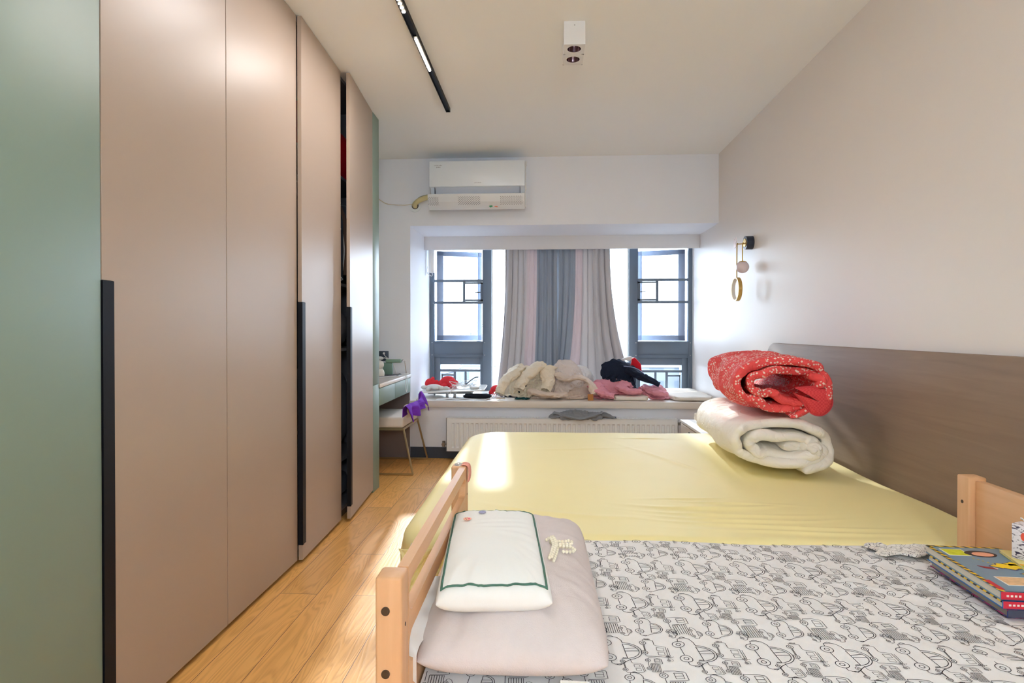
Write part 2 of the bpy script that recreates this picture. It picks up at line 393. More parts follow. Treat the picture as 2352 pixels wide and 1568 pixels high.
# ------------------------------------------------------------------ the city beyond the glass, its haze put into the colours
def facade_mat(name, wall, win, sx, sz, off=0.5):
    m = mat(name, wall, rough=0.9, spec=0.1); n = m.node_tree.nodes; l = m.node_tree.links; bs = n['Principled BSDF']
    t = n.new('ShaderNodeTexCoord'); sp = n.new('ShaderNodeSeparateXYZ'); l.new(t.outputs['Object'], sp.inputs[0])
    cb = n.new('ShaderNodeCombineXYZ'); ad = n.new('ShaderNodeMath'); ad.operation = 'ADD'; l.new(sp.outputs[0], ad.inputs[0]); l.new(sp.outputs[1], ad.inputs[1])
    l.new(ad.outputs[0], cb.inputs[0]); l.new(sp.outputs[2], cb.inputs[1])
    br = n.new('ShaderNodeTexBrick'); br.offset = 0; br.inputs['Scale'].default_value = 1; br.inputs['Brick Width'].default_value = sx; br.inputs['Row Height'].default_value = sz
    br.inputs['Mortar Size'].default_value = sz*.26; br.inputs['Mortar Smooth'].default_value = 0
    br.inputs['Color1'].default_value = lin(win)+(1,); br.inputs['Color2'].default_value = lin(tuple(min(255, int(c*1.12)) for c in win))+(1,); br.inputs['Mortar'].default_value = lin(wall)+(1,)
    l.new(cb.outputs[0], br.inputs['Vector']); l.new(br.outputs[0], bs.inputs['Base Color'])
    return m
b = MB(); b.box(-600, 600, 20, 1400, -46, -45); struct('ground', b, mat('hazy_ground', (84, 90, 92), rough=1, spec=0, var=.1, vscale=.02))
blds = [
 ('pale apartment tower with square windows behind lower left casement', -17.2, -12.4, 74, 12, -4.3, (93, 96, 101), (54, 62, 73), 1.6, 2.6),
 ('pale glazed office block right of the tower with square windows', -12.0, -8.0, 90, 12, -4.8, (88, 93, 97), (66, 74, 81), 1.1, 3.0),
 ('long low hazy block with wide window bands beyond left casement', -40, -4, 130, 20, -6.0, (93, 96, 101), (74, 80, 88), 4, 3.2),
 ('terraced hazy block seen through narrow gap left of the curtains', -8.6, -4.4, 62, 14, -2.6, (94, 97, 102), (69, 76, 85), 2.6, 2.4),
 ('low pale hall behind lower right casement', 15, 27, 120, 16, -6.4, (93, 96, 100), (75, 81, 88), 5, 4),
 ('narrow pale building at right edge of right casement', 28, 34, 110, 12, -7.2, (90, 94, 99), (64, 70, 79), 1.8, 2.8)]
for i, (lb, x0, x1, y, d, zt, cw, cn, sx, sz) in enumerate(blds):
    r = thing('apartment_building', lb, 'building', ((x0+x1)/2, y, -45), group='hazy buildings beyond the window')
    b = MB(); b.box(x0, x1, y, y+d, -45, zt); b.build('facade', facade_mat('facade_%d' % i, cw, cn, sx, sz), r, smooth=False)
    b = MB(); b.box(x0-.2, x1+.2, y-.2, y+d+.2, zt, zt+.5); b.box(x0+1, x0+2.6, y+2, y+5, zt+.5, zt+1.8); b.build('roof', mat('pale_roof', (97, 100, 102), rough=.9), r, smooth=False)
    adopt(r)
for i, (px_, y) in enumerate(((-77.5, 620), (-68, 640))):
    b = MB(); H = 22 if i == 0 else 22; zb = -14
    for sx in (-1, 1):
        for sy in (-1, 1): b.tube([(px_+sx*2.6, y+sy*2.6, zb-30), (px_+sx*2.0, y+sy*2.0, zb), (px_+sx*.5, y+sy*.5, zb+H)], .28, 4)
    for k in range(9):
        z = zb+k*2.2; w = 2.0-1.4*k/9; s = 1 if k % 2 else -1
        b.tube([(px_-s*w, y, z), (px_+s*w*.9, y, z+2.2)], .2, 4)
    for z in (zb+12, zb+16, zb+20): b.tube([(px_-4.5, y, z), (px_+4.5, y, z)], .25, 4)
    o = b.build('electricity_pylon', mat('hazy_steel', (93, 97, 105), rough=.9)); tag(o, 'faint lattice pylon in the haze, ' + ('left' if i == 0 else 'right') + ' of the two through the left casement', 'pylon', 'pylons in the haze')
# rounded hazy tree-covered ridges on the horizon
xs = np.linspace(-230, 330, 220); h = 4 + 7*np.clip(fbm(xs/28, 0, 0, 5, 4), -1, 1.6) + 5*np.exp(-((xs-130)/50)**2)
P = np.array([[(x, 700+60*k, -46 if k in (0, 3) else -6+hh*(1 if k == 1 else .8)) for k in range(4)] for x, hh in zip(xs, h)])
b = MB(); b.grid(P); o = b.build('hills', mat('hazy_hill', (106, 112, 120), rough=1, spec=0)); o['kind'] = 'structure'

# ================================================================== wardrobe wall
m_taupe = mat('taupe_lacquer', (170, 153, 138), rough=0.38, spec=0.45, var=.012, vscale=3)
m_taupe_e = mat('taupe_edge', (196, 180, 170), rough=0.4)
m_green = mat('sage_lacquer', (128, 150, 137), rough=0.42, spec=0.5)
m_blk = mat('black_aluminium', (15, 17, 24), rough=0.5, spec=0.2)
m_in = mat('wardrobe_interior', (112, 112, 120), rough=0.7)
XW = -1.212
wr = thing('wardrobe', 'floor-to-ceiling wardrobe with tall taupe doors and sage green end panels on the left', 'wardrobe', (-1.5, 2.6, 0))
b = MB(); b.box(XL+.002, XL+.02, .3, 4.24, .05, 2.686)
for y in (1.535, 2.17, 2.81, 3.445, 4.08): b.box(XL+.02, XW-.025, y-.009, y+.009, .05, 2.686)
b.box(XL+.02, XW-.025, .3, 4.24, .05, .07); b.box(XL+.02, XW-.025, .3, 4.24, 2.665, 2.686)
b.build('carcass', m_in, wr, smooth=False)
b = MB(); b.box(XL+.02, XW-.04, .3, 4.24, 0, .05); b.build('plinth', mat('dark_plinth', (58, 52, 50), rough=.6), wr, smooth=False)
for (y0, y1, z) in ((2.82, 3.436, 2.08), (2.82, 3.436, .62), (3.454, 4.07, 2.08), (3.454, 4.07, 1.42), (3.454, 4.07, .34), (3.454, 4.07, 1.02)):
    b = MB(); b.box(XL+.02, XW-.04, y0, y1, z, z+.018); b.build('shelf', m_in, wr, smooth=False)
def panel(name, y0, y1, m, z0=.02, z1=2.684, label=None):
    b = MB(); b.box(XW-.02, XW, y0+.0012, y1-.0012, z0, z1, bev=.0012); o = b.build(name, m, wr)
    if label: o['label'] = label
    return o
panel('side_panel', .3, 1.543, m_green, label='wide sage green panel nearest the camera')
panel('side_panel', 4.087, 4.24, m_green, 0, .757, label='narrow sage green end panel, lower piece')
panel('side_panel', 4.087, 4.24, m_green, .76, 2.684, label='narrow sage green end panel, upper piece')
b = MB(); b.box(XL+.02, XW-.02, 4.222, 4.24, 0, 2.684); b.build('end_board', m_green, wr, smooth=False)
def door(y0, y1, ang, handle):
    """hinged on its far edge; ang opens the near edge into the room"""
    b = MB(); b.box(-.02, 0, -(y1-y0)+.003, -.0015, .02, 2.684, bev=.0012)
    M = Matrix.Translation((XW, y1, 0)) @ Matrix.Rotation(math.radians(ang), 4, 'Z')
    if handle:
        # the panel is notched for the long black edge pull
        b = MB(); w = y1-y0
        b.prism([(-w+.003, .02), (-.0015, .02), (-.0015, 2.684), (-w+.003, 2.684), (-w+.003, 1.288), (-w+.045, 1.288), (-w+.045, .094), (-w+.003, .094)], -.02, 0, 'x', bev=.001)
    for i, v in enumerate(b.v): b.v[i] = tuple(M @ Vector(v))
    d = b.build('door', m_taupe, wr, smooth=False)
    if handle:
        h = MB(); h.box(-.02, .0035, -w+.002, -w+.012, .094, 1.287); h.box(-.016, -.008, -w+.012, -w+.045, .094, 1.287)
        h.box(.0, .0035, -w+.012, -w+.016, .094, 1.287); h.box(-.004, .002, -w+.016, -w+.047, .094, 1.287, bev=.001)
        for i, v in enumerate(h.v): h.v[i] = tuple(M @ Vector(v))
        h.build('handle', m_blk, d, smooth=False)
    return d
door(1.543, 2.178, 0, True); door(2.178, 2.815, 0, False); door(2.815, 3.437, 2.1, True); door(3.45, 4.085, 4.4, True)
adopt(wr)

def drape(nu, nv, w, h, place, ell=(), ground=None, steps=110, it=10, seed=1, squeeze=1.0, noise=.01, grav=.0016, fric=.5, bend=.35, thick=.004, walls=None, pins=None):
    """position-based cloth: place(u,v)->xyz start positions (u,v in -.5..0.5); ell = [(c, r)] ellipsoids; ground = f(x,y)"""
    u, v = np.meshgrid(np.linspace(-.5, .5, nu), np.linspace(-.5, .5, nv), indexing='ij')
    P = place(u, v).astype(float)
    rng = np.random.RandomState(seed)
    P = P + np.stack([fbm(u*7+seed, v*7, k*9.1, seed+k, 3) for k in range(3)], -1)*noise
    du = w/(nu-1); dv = h/(nv-1); V = np.zeros_like(P)
    def con(A, B, L, k):
        d = B-A; n = np.sqrt((d*d).sum(-1, keepdims=True))+1e-9
        c = d*((n-L)/n*.5*k); A += c; B -= c
    for s in range(steps):
        old = P.copy(); P = P+V*.97; P[..., 2] -= grav
        for _ in range(it):
            for o in (0, 1):
                con(P[o:-1:2], P[o+1::2][:P[o:-1:2].shape[0]], du, 1); con(P[:, o:-1:2], P[:, o+1::2][:, :P[:, o:-1:2].shape[1]], dv, 1)
            for o in (0, 1, 2, 3):
                A = P[o:-2:4]; con(A, P[o+2::4][:A.shape[0]], 2*du, bend)
                A = P[:, o:-2:4]; con(A, P[:, o+2::4][:, :A.shape[1]], 2*dv, bend)
            D = math.hypot(du, dv)
            for o in (0, 1):
                A = P[o:-1:2, :-1]; con(A, P[o+1::2, 1:][:A.shape[0]], D, .25)
                A = P[o:-1:2, 1:]; con(A, P[o+1::2, :-1][:A.shape[0]], D, .25)
            hit = np.zeros(P.shape[:2], bool)
            for (c, r) in ell:
                q = (P-np.array(c))/(np.array(r)+thick); L = np.sqrt((q*q).sum(-1)); m = L < 1
                if m.any():
                    P[m] = np.array(c)+q[m]/L[m][:, None]*(np.array(r)+thick); hit |= m
            if ground is not None:
                g = ground(P[..., 0], P[..., 1])+thick; m = P[..., 2] < g; P[..., 2] = np.where(m, g, P[..., 2]); hit |= m
            if walls:
                if walls[0] is not None: P[..., 0] = np.clip(P[..., 0], walls[0], walls[1])
                if walls[2] is not None: P[..., 1] = np.clip(P[..., 1], walls[2], walls[3])
            if pins is not None: P[pins[0]] = pins[1]
        P[hit] = old[hit]*fric+P[hit]*(1-fric)
        if ground is not None: P[..., 2] = np.maximum(P[..., 2], ground(P[..., 0], P[..., 1])+thick)
        V = np.clip(P-old, -.02, .02)
    return P
class Pile:
    """height field that later cloths come to rest on"""
    def __init__(s, x0, x1, y0, y1, base, res=.01):
        s.x0, s.y0, s.r = x0, y0, res; s.H = np.full((int((x1-x0)/res)+2, int((y1-y0)/res)+2), base, float); s.base = base
    def put(s, P, extra=.004):
        i = np.clip(((P[..., 0]-s.x0)/s.r).astype(int), 0, s.H.shape[0]-1).ravel(); j = np.clip(((P[..., 1]-s.y0)/s.r).astype(int), 0, s.H.shape[1]-1).ravel()
        np.maximum.at(s.H, (i, j), P[..., 2].ravel()+extra)
    def smooth(s, n=1):
        for _ in range(n):
            h = s.H; k = np.pad(h, 1, mode='edge'); a = (k[:-2, 1:-1]+k[2:, 1:-1]+k[1:-1, :-2]+k[1:-1, 2:]+2*h)/6; s.H = np.maximum(a, h*.5+a*.5)
    def __call__(s, x, y):
        fx = np.clip((x-s.x0)/s.r-.5, 0, s.H.shape[0]-1.001); fy = np.clip((y-s.y0)/s.r-.5, 0, s.H.shape[1]-1.001)
        i = fx.astype(int); j = fy.astype(int); a = fx-i; c = fy-j; H = s.H
        return H[i, j]*(1-a)*(1-c)+H[i+1, j]*a*(1-c)+H[i, j+1]*(1-a)*c+H[i+1, j+1]*a*c
def rot2(u, v, w, h, ang, cx, cy, z):
    a = math.radians(ang); x = u*w; y = v*h
    return np.stack([cx+x*math.cos(a)-y*math.sin(a), cy+x*math.sin(a)+y*math.cos(a), z+0*x], -1)

def crinkle(P, amp=.005, fr=5.0, seed=0, an=3.0, ang=.5):
    """sharp cloth creases along one direction of the cloth"""
    n = np.cross(np.gradient(P, axis=0), np.gradient(P, axis=1)); n /= np.linalg.norm(n, axis=-1, keepdims=True)+1e-9
    u, v = np.meshgrid(np.linspace(0, 1, P.shape[0]), np.linspace(0, 1, P.shape[1]), indexing='ij')
    wx = fbm(u*3, v*3, 0, seed+50, 2)*.25; a = ang+.8*fbm(u*1.5, v*1.5, 0, seed+60, 2)*0
    c, s = math.cos(a if np.isscalar(a) else ang), math.sin(ang)
    r = fbm((u*c+v*s)*fr*an+wx*fr*an*.6, (-u*s+v*c)*fr, 0, seed, 3); f = np.maximum(0, 1-np.abs(r)*2.2)**1.6-.25
    return P+n*(f*amp)[..., None]
# things glimpsed through the two open gaps
def lump(name, c, r, m, label, cat, seed=0, amp=.12, group=None, build=True, freq=4, n=40):
    th = np.linspace(0, PI, n//2+1); ph = np.linspace(0, 2*PI, n, endpoint=False); T, F = np.meshgrid(th, ph, indexing='ij')
    x, y, z = np.sin(T)*np.cos(F), np.sin(T)*np.sin(F), np.cos(T)
    k = 1+amp*fbm(x*freq+seed, y*freq, z*freq, seed, 3)
    sg = lambda a, p: np.sign(a)*np.abs(a)**p
    P = np.stack([c[0]+r[0]*sg(x, .75)*k, c[1]+r[1]*sg(y, .75)*k, c[2]+r[2]*sg(z, .75)*k], -1)
    b = MB(); b.grid(P, close_v=True); o = b.build(name, m); tag(o, label, cat, group); return o
lump('quilt_bag', (-1.43, 3.765, 2.27), (.17, .28, .168), cloth('crimson_nylon', (222, 24, 52), rough=.5), 'crimson bag stuffed on the top wardrobe shelf, seen through wider door gap', 'bag', 3, .05)
lump('folded_blanket', (-1.41, 3.13, 2.24), (.15, .28, .135), cloth('dark_red_fleece', (196, 30, 50)), 'dark red folded blanket on top shelf behind the narrow door gap', 'blanket', 5, .05)
def hung(name, y, z0, z1, rgb, label, seed, x=-1.43, wd=.17, th=.04, cat='coat'):
    t = np.linspace(0, 2*PI, 48, endpoint=False); zz = np.linspace(z1, z0, 30)
    T, Z = np.meshgrid(t, zz, indexing='ij'); s = (z1-Z)/(z1-z0)
    wv = np.clip(.35+s*2.2, 0, 1)**.5
    P = np.stack([x+np.cos(T)*wd*wv*(1+.06*fbm(T*2, Z*2, 0, seed)), y+np.sin(T)*th*(1+.35*fbm(T*2.5, Z*3, 1, seed))*(.4+.8*s**.4), Z], -1)
    r = thing(name, label, cat, (x, y, z0)); b = MB(); b.grid(P, close_u=True); b.build('cloth', cloth('c_%s_%d' % (name, seed), rgb), r)
    b = MB(); b.tube(spline([(x, y, z1-.02), (x, y, z1+.04), (x+.02, y, z1+.06), (x+.03, y, z1+.04)]), .002, 6); b.tube([(x-.16, y, z1-.06), (x, y, z1-.005), (x+.16, y, z1-.06)], .004, 6); b.build('hanger', m_bolt, r); adopt(r); return r
hung('hanging_coat', 2.89, 1.0, 1.98, (168, 150, 128), 'beige coat hanging just inside the narrow wardrobe gap', 11)
hung('hanging_coat', 3.02, .95, 1.98, (40, 44, 54), 'dark coat hanging deeper behind the beige coat', 12)
hung('hanging_shirt', 3.60, 1.47, 2.0, (60, 66, 76), 'dark shirt hanging above the middle shelf inside wider wardrobe gap', 14, cat='shirt')
hung('hanging_shirt', 3.70, 1.5, 2.0, (120, 96, 84), 'brown shirt hanging behind the dark shirt', 15, cat='shirt')
lump('folded_clothes', (-1.45, 3.66, 1.165), (.19, .17, .12), cloth('grey_knit', (122, 122, 130)), 'grey folded knitwear on the lower middle wardrobe shelf', 'clothes', 7, .06)
lump('storage_bag', (-1.45, 3.68, .655), (.19, .17, .28), cloth('slate_canvas', (98, 102, 114)), 'grey storage bag standing on the low shelf inside wider gap', 'bag', 8, .05)
lump('pillow', (-1.45, 3.66, .17), (.19, .17, .09), cloth('slate_canvas2', (70, 76, 90)), 'slate pillow lying on the wardrobe bottom inside wider gap', 'pillow', 9, .05)
b = MB(); b.tube(spline([(-1.26, 3.60, 1.465), (-1.27, 3.52, 1.52), (-1.27, 3.52, 1.68), (-1.27, 3.60, 1.78), (-1.27, 3.66, 1.66), (-1.27, 3.62, 1.50), (-1.27, 3.60, 1.46)]), .005, 8)
tag(b.build('coiled_cable', mat('white_plastic', (232, 234, 234))), 'white coiled cable on the shelf edge inside wider wardrobe gap', 'cable')

# ================================================================== desk niche
m_desk = mat('desk_top_taupe', (172, 162, 154), rough=.3)
dk = thing('desk', 'wall-mounted sage green desk with two drawers in niche beyond wardrobe', 'desk', (-1.5, 4.7, 0))
b = MB(); b.box(XL+.002, -1.208, 4.243, 5.233, .728, .756, bev=.002); b.build('top', m_desk, dk)
b = MB(); b.box(-1.208, -1.204, 4.243, 5.233, .728, .756, bev=.001); o = b.build('top_edge', mat('edge_cream', (230, 226, 218), rough=.35), dk); o['label'] = 'pale edge strip'
for (y0, y1) in ((4.244, 4.69), (4.694, 5.231)):
    b = MB(); b.box(-1.24, -1.21, y0, y1, .595, .722, bev=.0015); b.box(XL+.03, -1.24, y0+.01, y1-.01, .60, .715); b.build('drawer', m_green, dk)
b = MB(); b.box(XL+.002, -1.215, 5.21, 5.233, 0, .728); b.build('side_panel', mat('umber_panel', (126, 112, 110), rough=.5), dk, smooth=False)
adopt(dk)
sk = thing('wall_socket', 'dark double wall socket above the desk with white plugs', 'socket', (-1.46, 5.23, .917))
b = MB(); b.box(-1.54, -1.408, YB-.012, YB, .872, .962, bev=.003); b.build('plate', mat('dark_socket', (58, 68, 84), rough=.4), sk)
b = MB(); b.ball((-1.448, YB-.016, .94), (.010, .014, .010)); b.tube(spline([(-1.448, 5.21, .94), (-1.435, 5.205, .92), (-1.405, 5.21, .892), (-1.37, 5.215, .86), (-1.34, 5.2, .80), (-1.33, 5.19, .765)]), .003, 6); b.build('plug_cable', mat('white_plastic', (232, 234, 234)), sk)
b = MB(); b.ball((-1.484, YB-.022, .897), (.035, .016, .017)); b.tube(spline([(-1.46, 5.21, .897), (-1.43, 5.2, .90), (-1.4, 5.21, .88)]), .004, 6); b.build('plug_adapter', mat('white_plastic', (232, 234, 234)), sk)
adopt(sk)
ln = thing('table_lamp', 'white snowman-shaped lamp of two stacked globes on the desk', 'lamp', (-1.405, 4.93, .757))
b = MB(); b.lathe([(0, .757), (.036, .757), (.040, .764), (.042, .785), (.036, .808), (.022, .822), (0, .824)], (-1.405, 4.93, 0)); b.build('body', mat('opal_white', (232, 228, 220), rough=.3), ln)
b = MB(); b.ball((-1.405, 4.93, .856), .037, 28, 20); b.build('globe', mat('opal_white', (232, 228, 220)), ln); adopt(ln)
hd = thing('desk_organiser', 'pale green folding desk lamp with chrome hook arm on the desk', 'lamp', (-1.30, 5.05, .757))
m_pg = mat('celadon_plastic', (122, 150, 132), rough=.4)
b = MB(); b.box(-1.375, -1.24, 5.00, 5.06, .868, .898, bev=.008); b.build('head', m_pg, hd)
b = MB(); b.box(-1.40, -1.32, 5.01, 5.06, .766, .868, bev=.004); b.build('box', mat('sea_green_box', (110, 140, 128), rough=.5), hd)
b = MB(); b.tube(spline([(-1.245, 5.03, .888), (-1.225, 5.03, .89), (-1.212, 5.03, .875), (-1.205, 5.03, .82), (-1.20, 5.03, .775)], 6), .004, 8); b.tube([(-1.243, 5.03, .884), (-1.236, 5.03, .884)], .008, 10); b.build('arm', mat('chrome', (190, 185, 185), rough=.2, metal=1), hd)
b = MB(); b.box(-1.42, -1.25, 4.99, 5.08, .757, .766, bev=.002); b.build('base', mat('slate_plastic', (84, 90, 98), rough=.5), hd)
adopt(hd)
m_wh = mat('white_plastic', (232, 234, 234))
b = MB(); b.tube(spline([(-1.50, 4.75, .760), (-1.40, 4.74, .760), (-1.32, 4.80, .762), (-1.25, 4.90, .762), (-1.215, 4.97, .762), (-1.198, 5.0, .75), (-1.196, 5.0, .66), (-1.196, 5.02, .615), (-1.196, 5.05, .65), (-1.198, 5.06, .74), (-1.215, 5.08, .762), (-1.27, 5.12, .762), (-1.24, 5.16, .762), (-1.22, 5.2, .762)], 8), .0028, 6)
tag(b.build('charging_cable', m_wh), 'white charging cable looping down over the desk edge', 'cable')
b = MB(); b.tube(spline([(-1.48, 4.82, .7615), (-1.36, 4.86, .7615), (-1.28, 4.98, .7615), (-1.26, 5.10, .7615), (-1.3, 5.18, .7615)], 8), .003, 6)
tag(b.build('charging_cable', mat('grey_cable', (150, 150, 154))), 'grey cable lying flat across the desk top behind the globe lamp', 'cable')

# ------------------------------------------------------------------ stool
m_brass = mat('champagne_brass', (190, 172, 136), rough=.3, metal=.85)
st = thing('dressing_chair', 'cream upholstered low chair on thin brass legs tucked under desk', 'chair', (-1.28, 4.86, 0))
m_seat = cloth('cream_leatherette', (226, 216, 206), rough=.55, spec=.4, bump=.1)
b = MB(); b.box(-1.49, -1.12, 4.60, 5.12, .372, .458, bev=.02, seg=4); b.build('seat', m_seat, st)
t = np.linspace(0, 1, 20); bm_ = MB(); ys = 4.63+t*.46
rows = np.array([[(-1.125+.05*math.sin(PI*tt)+dx, y, z) for (dx, z) in ((0, .45), (.022, .45), (.026, .50), (.026, .545), (.013, .555), (0, .545), (-.002, .5))] for tt, y in zip(t, ys)])
bm_.grid(rows, close_v=True); n0 = 7
bm_.f += [tuple(range(7))[::-1], tuple(19*7+k for k in range(7))]; bm_.mi += [0, 0]
bm_.build('backrest', m_seat, st)
for (y, yf) in ((4.605, 4.592), (5.115, 5.172)):
    b = MB(); b.tube([(-1.122, y, .372), (-1.044, yf, .008)], .0085, 6, flat=1); b.tube([(-1.488, y, .372), (-1.485, yf, .008)], .0085, 6)
    b.tube([(-1.485, yf, .008), (-1.04, yf, .008)], .0085, 6); b.build('leg', m_brass, st)
b = MB(); b.box(-1.49, -1.118, 4.598, 4.612, .355, .372); b.box(-1.49, -1.118, 5.108, 5.122, .355, .372); b.box(-1.132, -1.118, 4.6, 5.12, .355, .372); b.build('frame', m_brass, st)
adopt(st)
# purple towel folded over the backrest: ridge line runs along the back
nu, nv = 70, 40; U, V = np.meshgrid(np.linspace(0, 1, nu), np.linspace(-1, 1, nv), indexing='ij')
ridge_y = 4.50+U*.60; ridge_z = .562+.012*U+.050*np.exp(-((U-.90)/.085)**2)
ln_out = .075+.055*np.exp(-((U-.02)/.16)**2)+.035*np.exp(-((U-.34)/.10)**2)+.075*np.clip((U-.80)/.2, 0, 1); ln_in = .09
d = np.where(V > 0, V*ln_out, -V*ln_in)
fold = .012*np.sin(U*20+V*1.2)*np.clip(np.abs(V)*2, 0, 1)+.006*fbm(U*7, V*3, 0, 4)
x = -1.082+.030*np.sin(PI*np.clip((ridge_y-4.63)/.46, 0, 1))+np.where(V > 0, 1, -1)*np.minimum(.020, d*.8)+np.where(V > 0, d*.22+fold, 0)
yy = ridge_y+fold*.6
P = np.stack([x, yy, ridge_z-d], -1)
b = MB(); b.grid(P); tag(b.build('towel', cloth('purple_towelling', (112, 48, 176), bump=.8, bscale=260), solid=.005, sub=1), 'purple towel draped over the back of the low chair', 'towel')

# ================================================================== air conditioner
ac = thing('air_conditioner', 'white split air conditioner high on the back wall above window bay', 'air conditioner', (-.58, 5.235, 2.3))
m_ac = mat('ac_white', (228, 236, 244), rough=.28, spec=.5)
prof = [(5.235, 2.30), (5.235, 2.60), (5.07, 2.608), (5.015, 2.598), (5.0, 2.57), (5.0, 2.375), (5.02, 2.372), (5.045, 2.33), (5.10, 2.30)]
b = MB(); b.prism(prof, -.985, -.175, 'x', bev=.004); b.build('body', m_ac, ac)
b = MB(); b.box(-.988, -.172, 4.990, 5.0, 2.375, 2.592, bev=.004); b.build('front_panel', m_ac, ac)
b = MB(); b.prism([(5.006, 2.372), (5.014, 2.374), (5.062, 2.316), (5.054, 2.312)], -.94, -.215, 'x'); o = b.build('louver', mat('ac_louver', (206, 214, 226), rough=.35), ac); o['label'] = 'bluish white louver blade'
for x in (-.944, -.213):
    b = MB(); b.box(x-.0015, x+.0015, 5.0, 5.06, 2.314, 2.372); b.build('slot_line', mat('dark_gap', (60, 66, 90)), ac, smooth=False)
def perf_mat():
    m = mat('perforated_white', (226, 230, 234), rough=.4); n = m.node_tree.nodes; l = m.node_tree.links; bs = n['Principled BSDF']
    t = n.new('ShaderNodeTexCoord'); sp = n.new('ShaderNodeSeparateXYZ'); l.new(t.outputs['Object'], sp.inputs[0])
    def M(op, a, b_=None, c=None):
        q = n.new('ShaderNodeMath'); q.operation = op
        for i, w in enumerate((a, b_, c)):
            if w is None: continue
            if isinstance(w, (int, float)): q.inputs[i].default_value = w
            else: l.new(w, q.inputs[i])
        return q.outputs[0]
    sx = M('MULTIPLY', sp.outputs[0], 330); sz = M('MULTIPLY', sp.outputs[2], 430)
    p = M('MULTIPLY', M('SINE', sx), M('SINE', sz)); hole = M('GREATER_THAN', p, .35)
    # perforated fields alternate with plain ones along the width
    fld = M('GREATER_THAN', M('SINE', M('MULTIPLY_ADD', sp.outputs[0], 17.5, .3)), -.1)
    zr = M('MULTIPLY', M('GREATER_THAN', sp.outputs[2], 2.222), M('LESS_THAN', sp.outputs[2], 2.288))
    f = M('MULTIPLY', M('MULTIPLY', hole, fld), zr)
    mx = n.new('ShaderNodeMix'); mx.data_type = 'RGBA'; l.new(f, mx.inputs['Factor']); mx.inputs['A'].default_value = lin((226, 230, 234))+(1,); mx.inputs['B'].default_value = lin((120, 122, 130))+(1,)
    l.new(mx.outputs['Result'], bs.inputs['Base Color']); return m
b = MB(); b.prism([(4.97, 2.306), (4.975, 2.31), (5.0, 2.25), (5.06, 2.196), (5.056, 2.190), (4.992, 2.244)], -1.0, -.172, 'x', bev=.001); o = b.build('air_deflector', perf_mat(), ac)
b = MB(); b.box(-.171, -.160, 5.02, 5.05, 2.20, 2.56, bev=.003); b.box(-.172, -.155, 5.02, 5.05, 2.56, 2.59, bev=.003); b.build('bracket', mat('bracket_grey', (214, 214, 214), rough=.4), ac)
b = MB(); b.prism([(-.478, 2.21), (-.47, 2.218), (-.462, 2.213), (-.452, 2.219), (-.447, 2.205), (-.47, 2.2)], 5.02, 5.026, 'y'); o = b.build('sticker', mat('green_sticker', (60, 160, 110)), ac, smooth=False); o['label'] = 'small green leaf sticker'
b = MB(); b.prism([(-.435, 2.206), (-.425, 2.212), (-.41, 2.211), (-.4, 2.204), (-.41, 2.202)], 5.02, 5.026, 'y'); o = b.build('sticker', mat('orange_sticker', (230, 130, 90)), ac, smooth=False); o['label'] = 'small orange sticker'
# faint grey print: badge top left and small wordmark below the middle
b = MB()
for k in range(7): b.box(-.945+k*.010, -.938+k*.010, 4.9893, 4.9899, 2.552, 2.556+.002*(k % 3))
for k in range(3): b.box(-.928+k*.013, -.918+k*.013, 4.9893, 4.9899, 2.536, 2.545)
b.build('badge_print', mat('grey_print', (176, 180, 188)), ac, smooth=False); b = MB()
for k in range(6): b.box(-.60+k*.010, -.594+k*.010, 4.9893, 4.9899, 2.402, 2.406+.002*(k % 2))
b.build('wordmark_print', mat('grey_print', (176, 180, 188)), ac, smooth=False)
adopt(ac)
pp = thing('pipe_bundle', 'taped yellowish pipe bundle entering round white wall sleeve beside air conditioner', 'pipe', (-1.16, 5.235, 2.27))
b = MB(); b.lathe([(.030, 0), (.033, .004), (.054, .004), (.055, 0)], (-1.165, YB-.005, 2.265), 32, 'y'); b.v = [(x, 2*(YB-.005)-y, z) for x, y, z in b.v]; b.build('sleeve', mat('ac_white', (228, 236, 244)), pp)
b = MB(); b.cyl((-1.165, YB-.002, 2.265), (-1.165, YB-.0005, 2.265), .03); b.build('hole', mat('dark_gap', (60, 66, 90)), pp)
b = MB(); b.tube(spline([(-1.165, 5.235, 2.262), (-1.16, 5.19, 2.268), (-1.12, 5.16, 2.295), (-1.06, 5.16, 2.318), (-1.0, 5.17, 2.335), (-.97, 5.18, 2.345)]), [.022]*41, 10); b.build('pipe', mat('aged_tape', (206, 196, 150), rough=.6, var=.1), pp)
b = MB(); b.tube(spline([(-1.15, 5.2, 2.285), (-1.11, 5.17, 2.32), (-1.04, 5.165, 2.34), (-.98, 5.175, 2.35)]), .011, 8); b.build('pipe', mat('grey_foam', (150, 156, 140), rough=.7), pp)
adopt(pp)
b = MB(); b.tube(spline([(-1.55, 5.225, 2.36), (-1.49, 5.222, 2.325), (-1.42, 5.22, 2.285), (-1.32, 5.22, 2.272), (-1.22, 5.215, 2.272), (-1.15, 5.19, 2.28), (-1.1, 5.16, 2.30)]), .0035, 6)
tag(b.build('power_cable', mat('cream_cable', (214, 204, 184))), 'thin cream cable sagging along wall left of the pipe sleeve', 'cable')

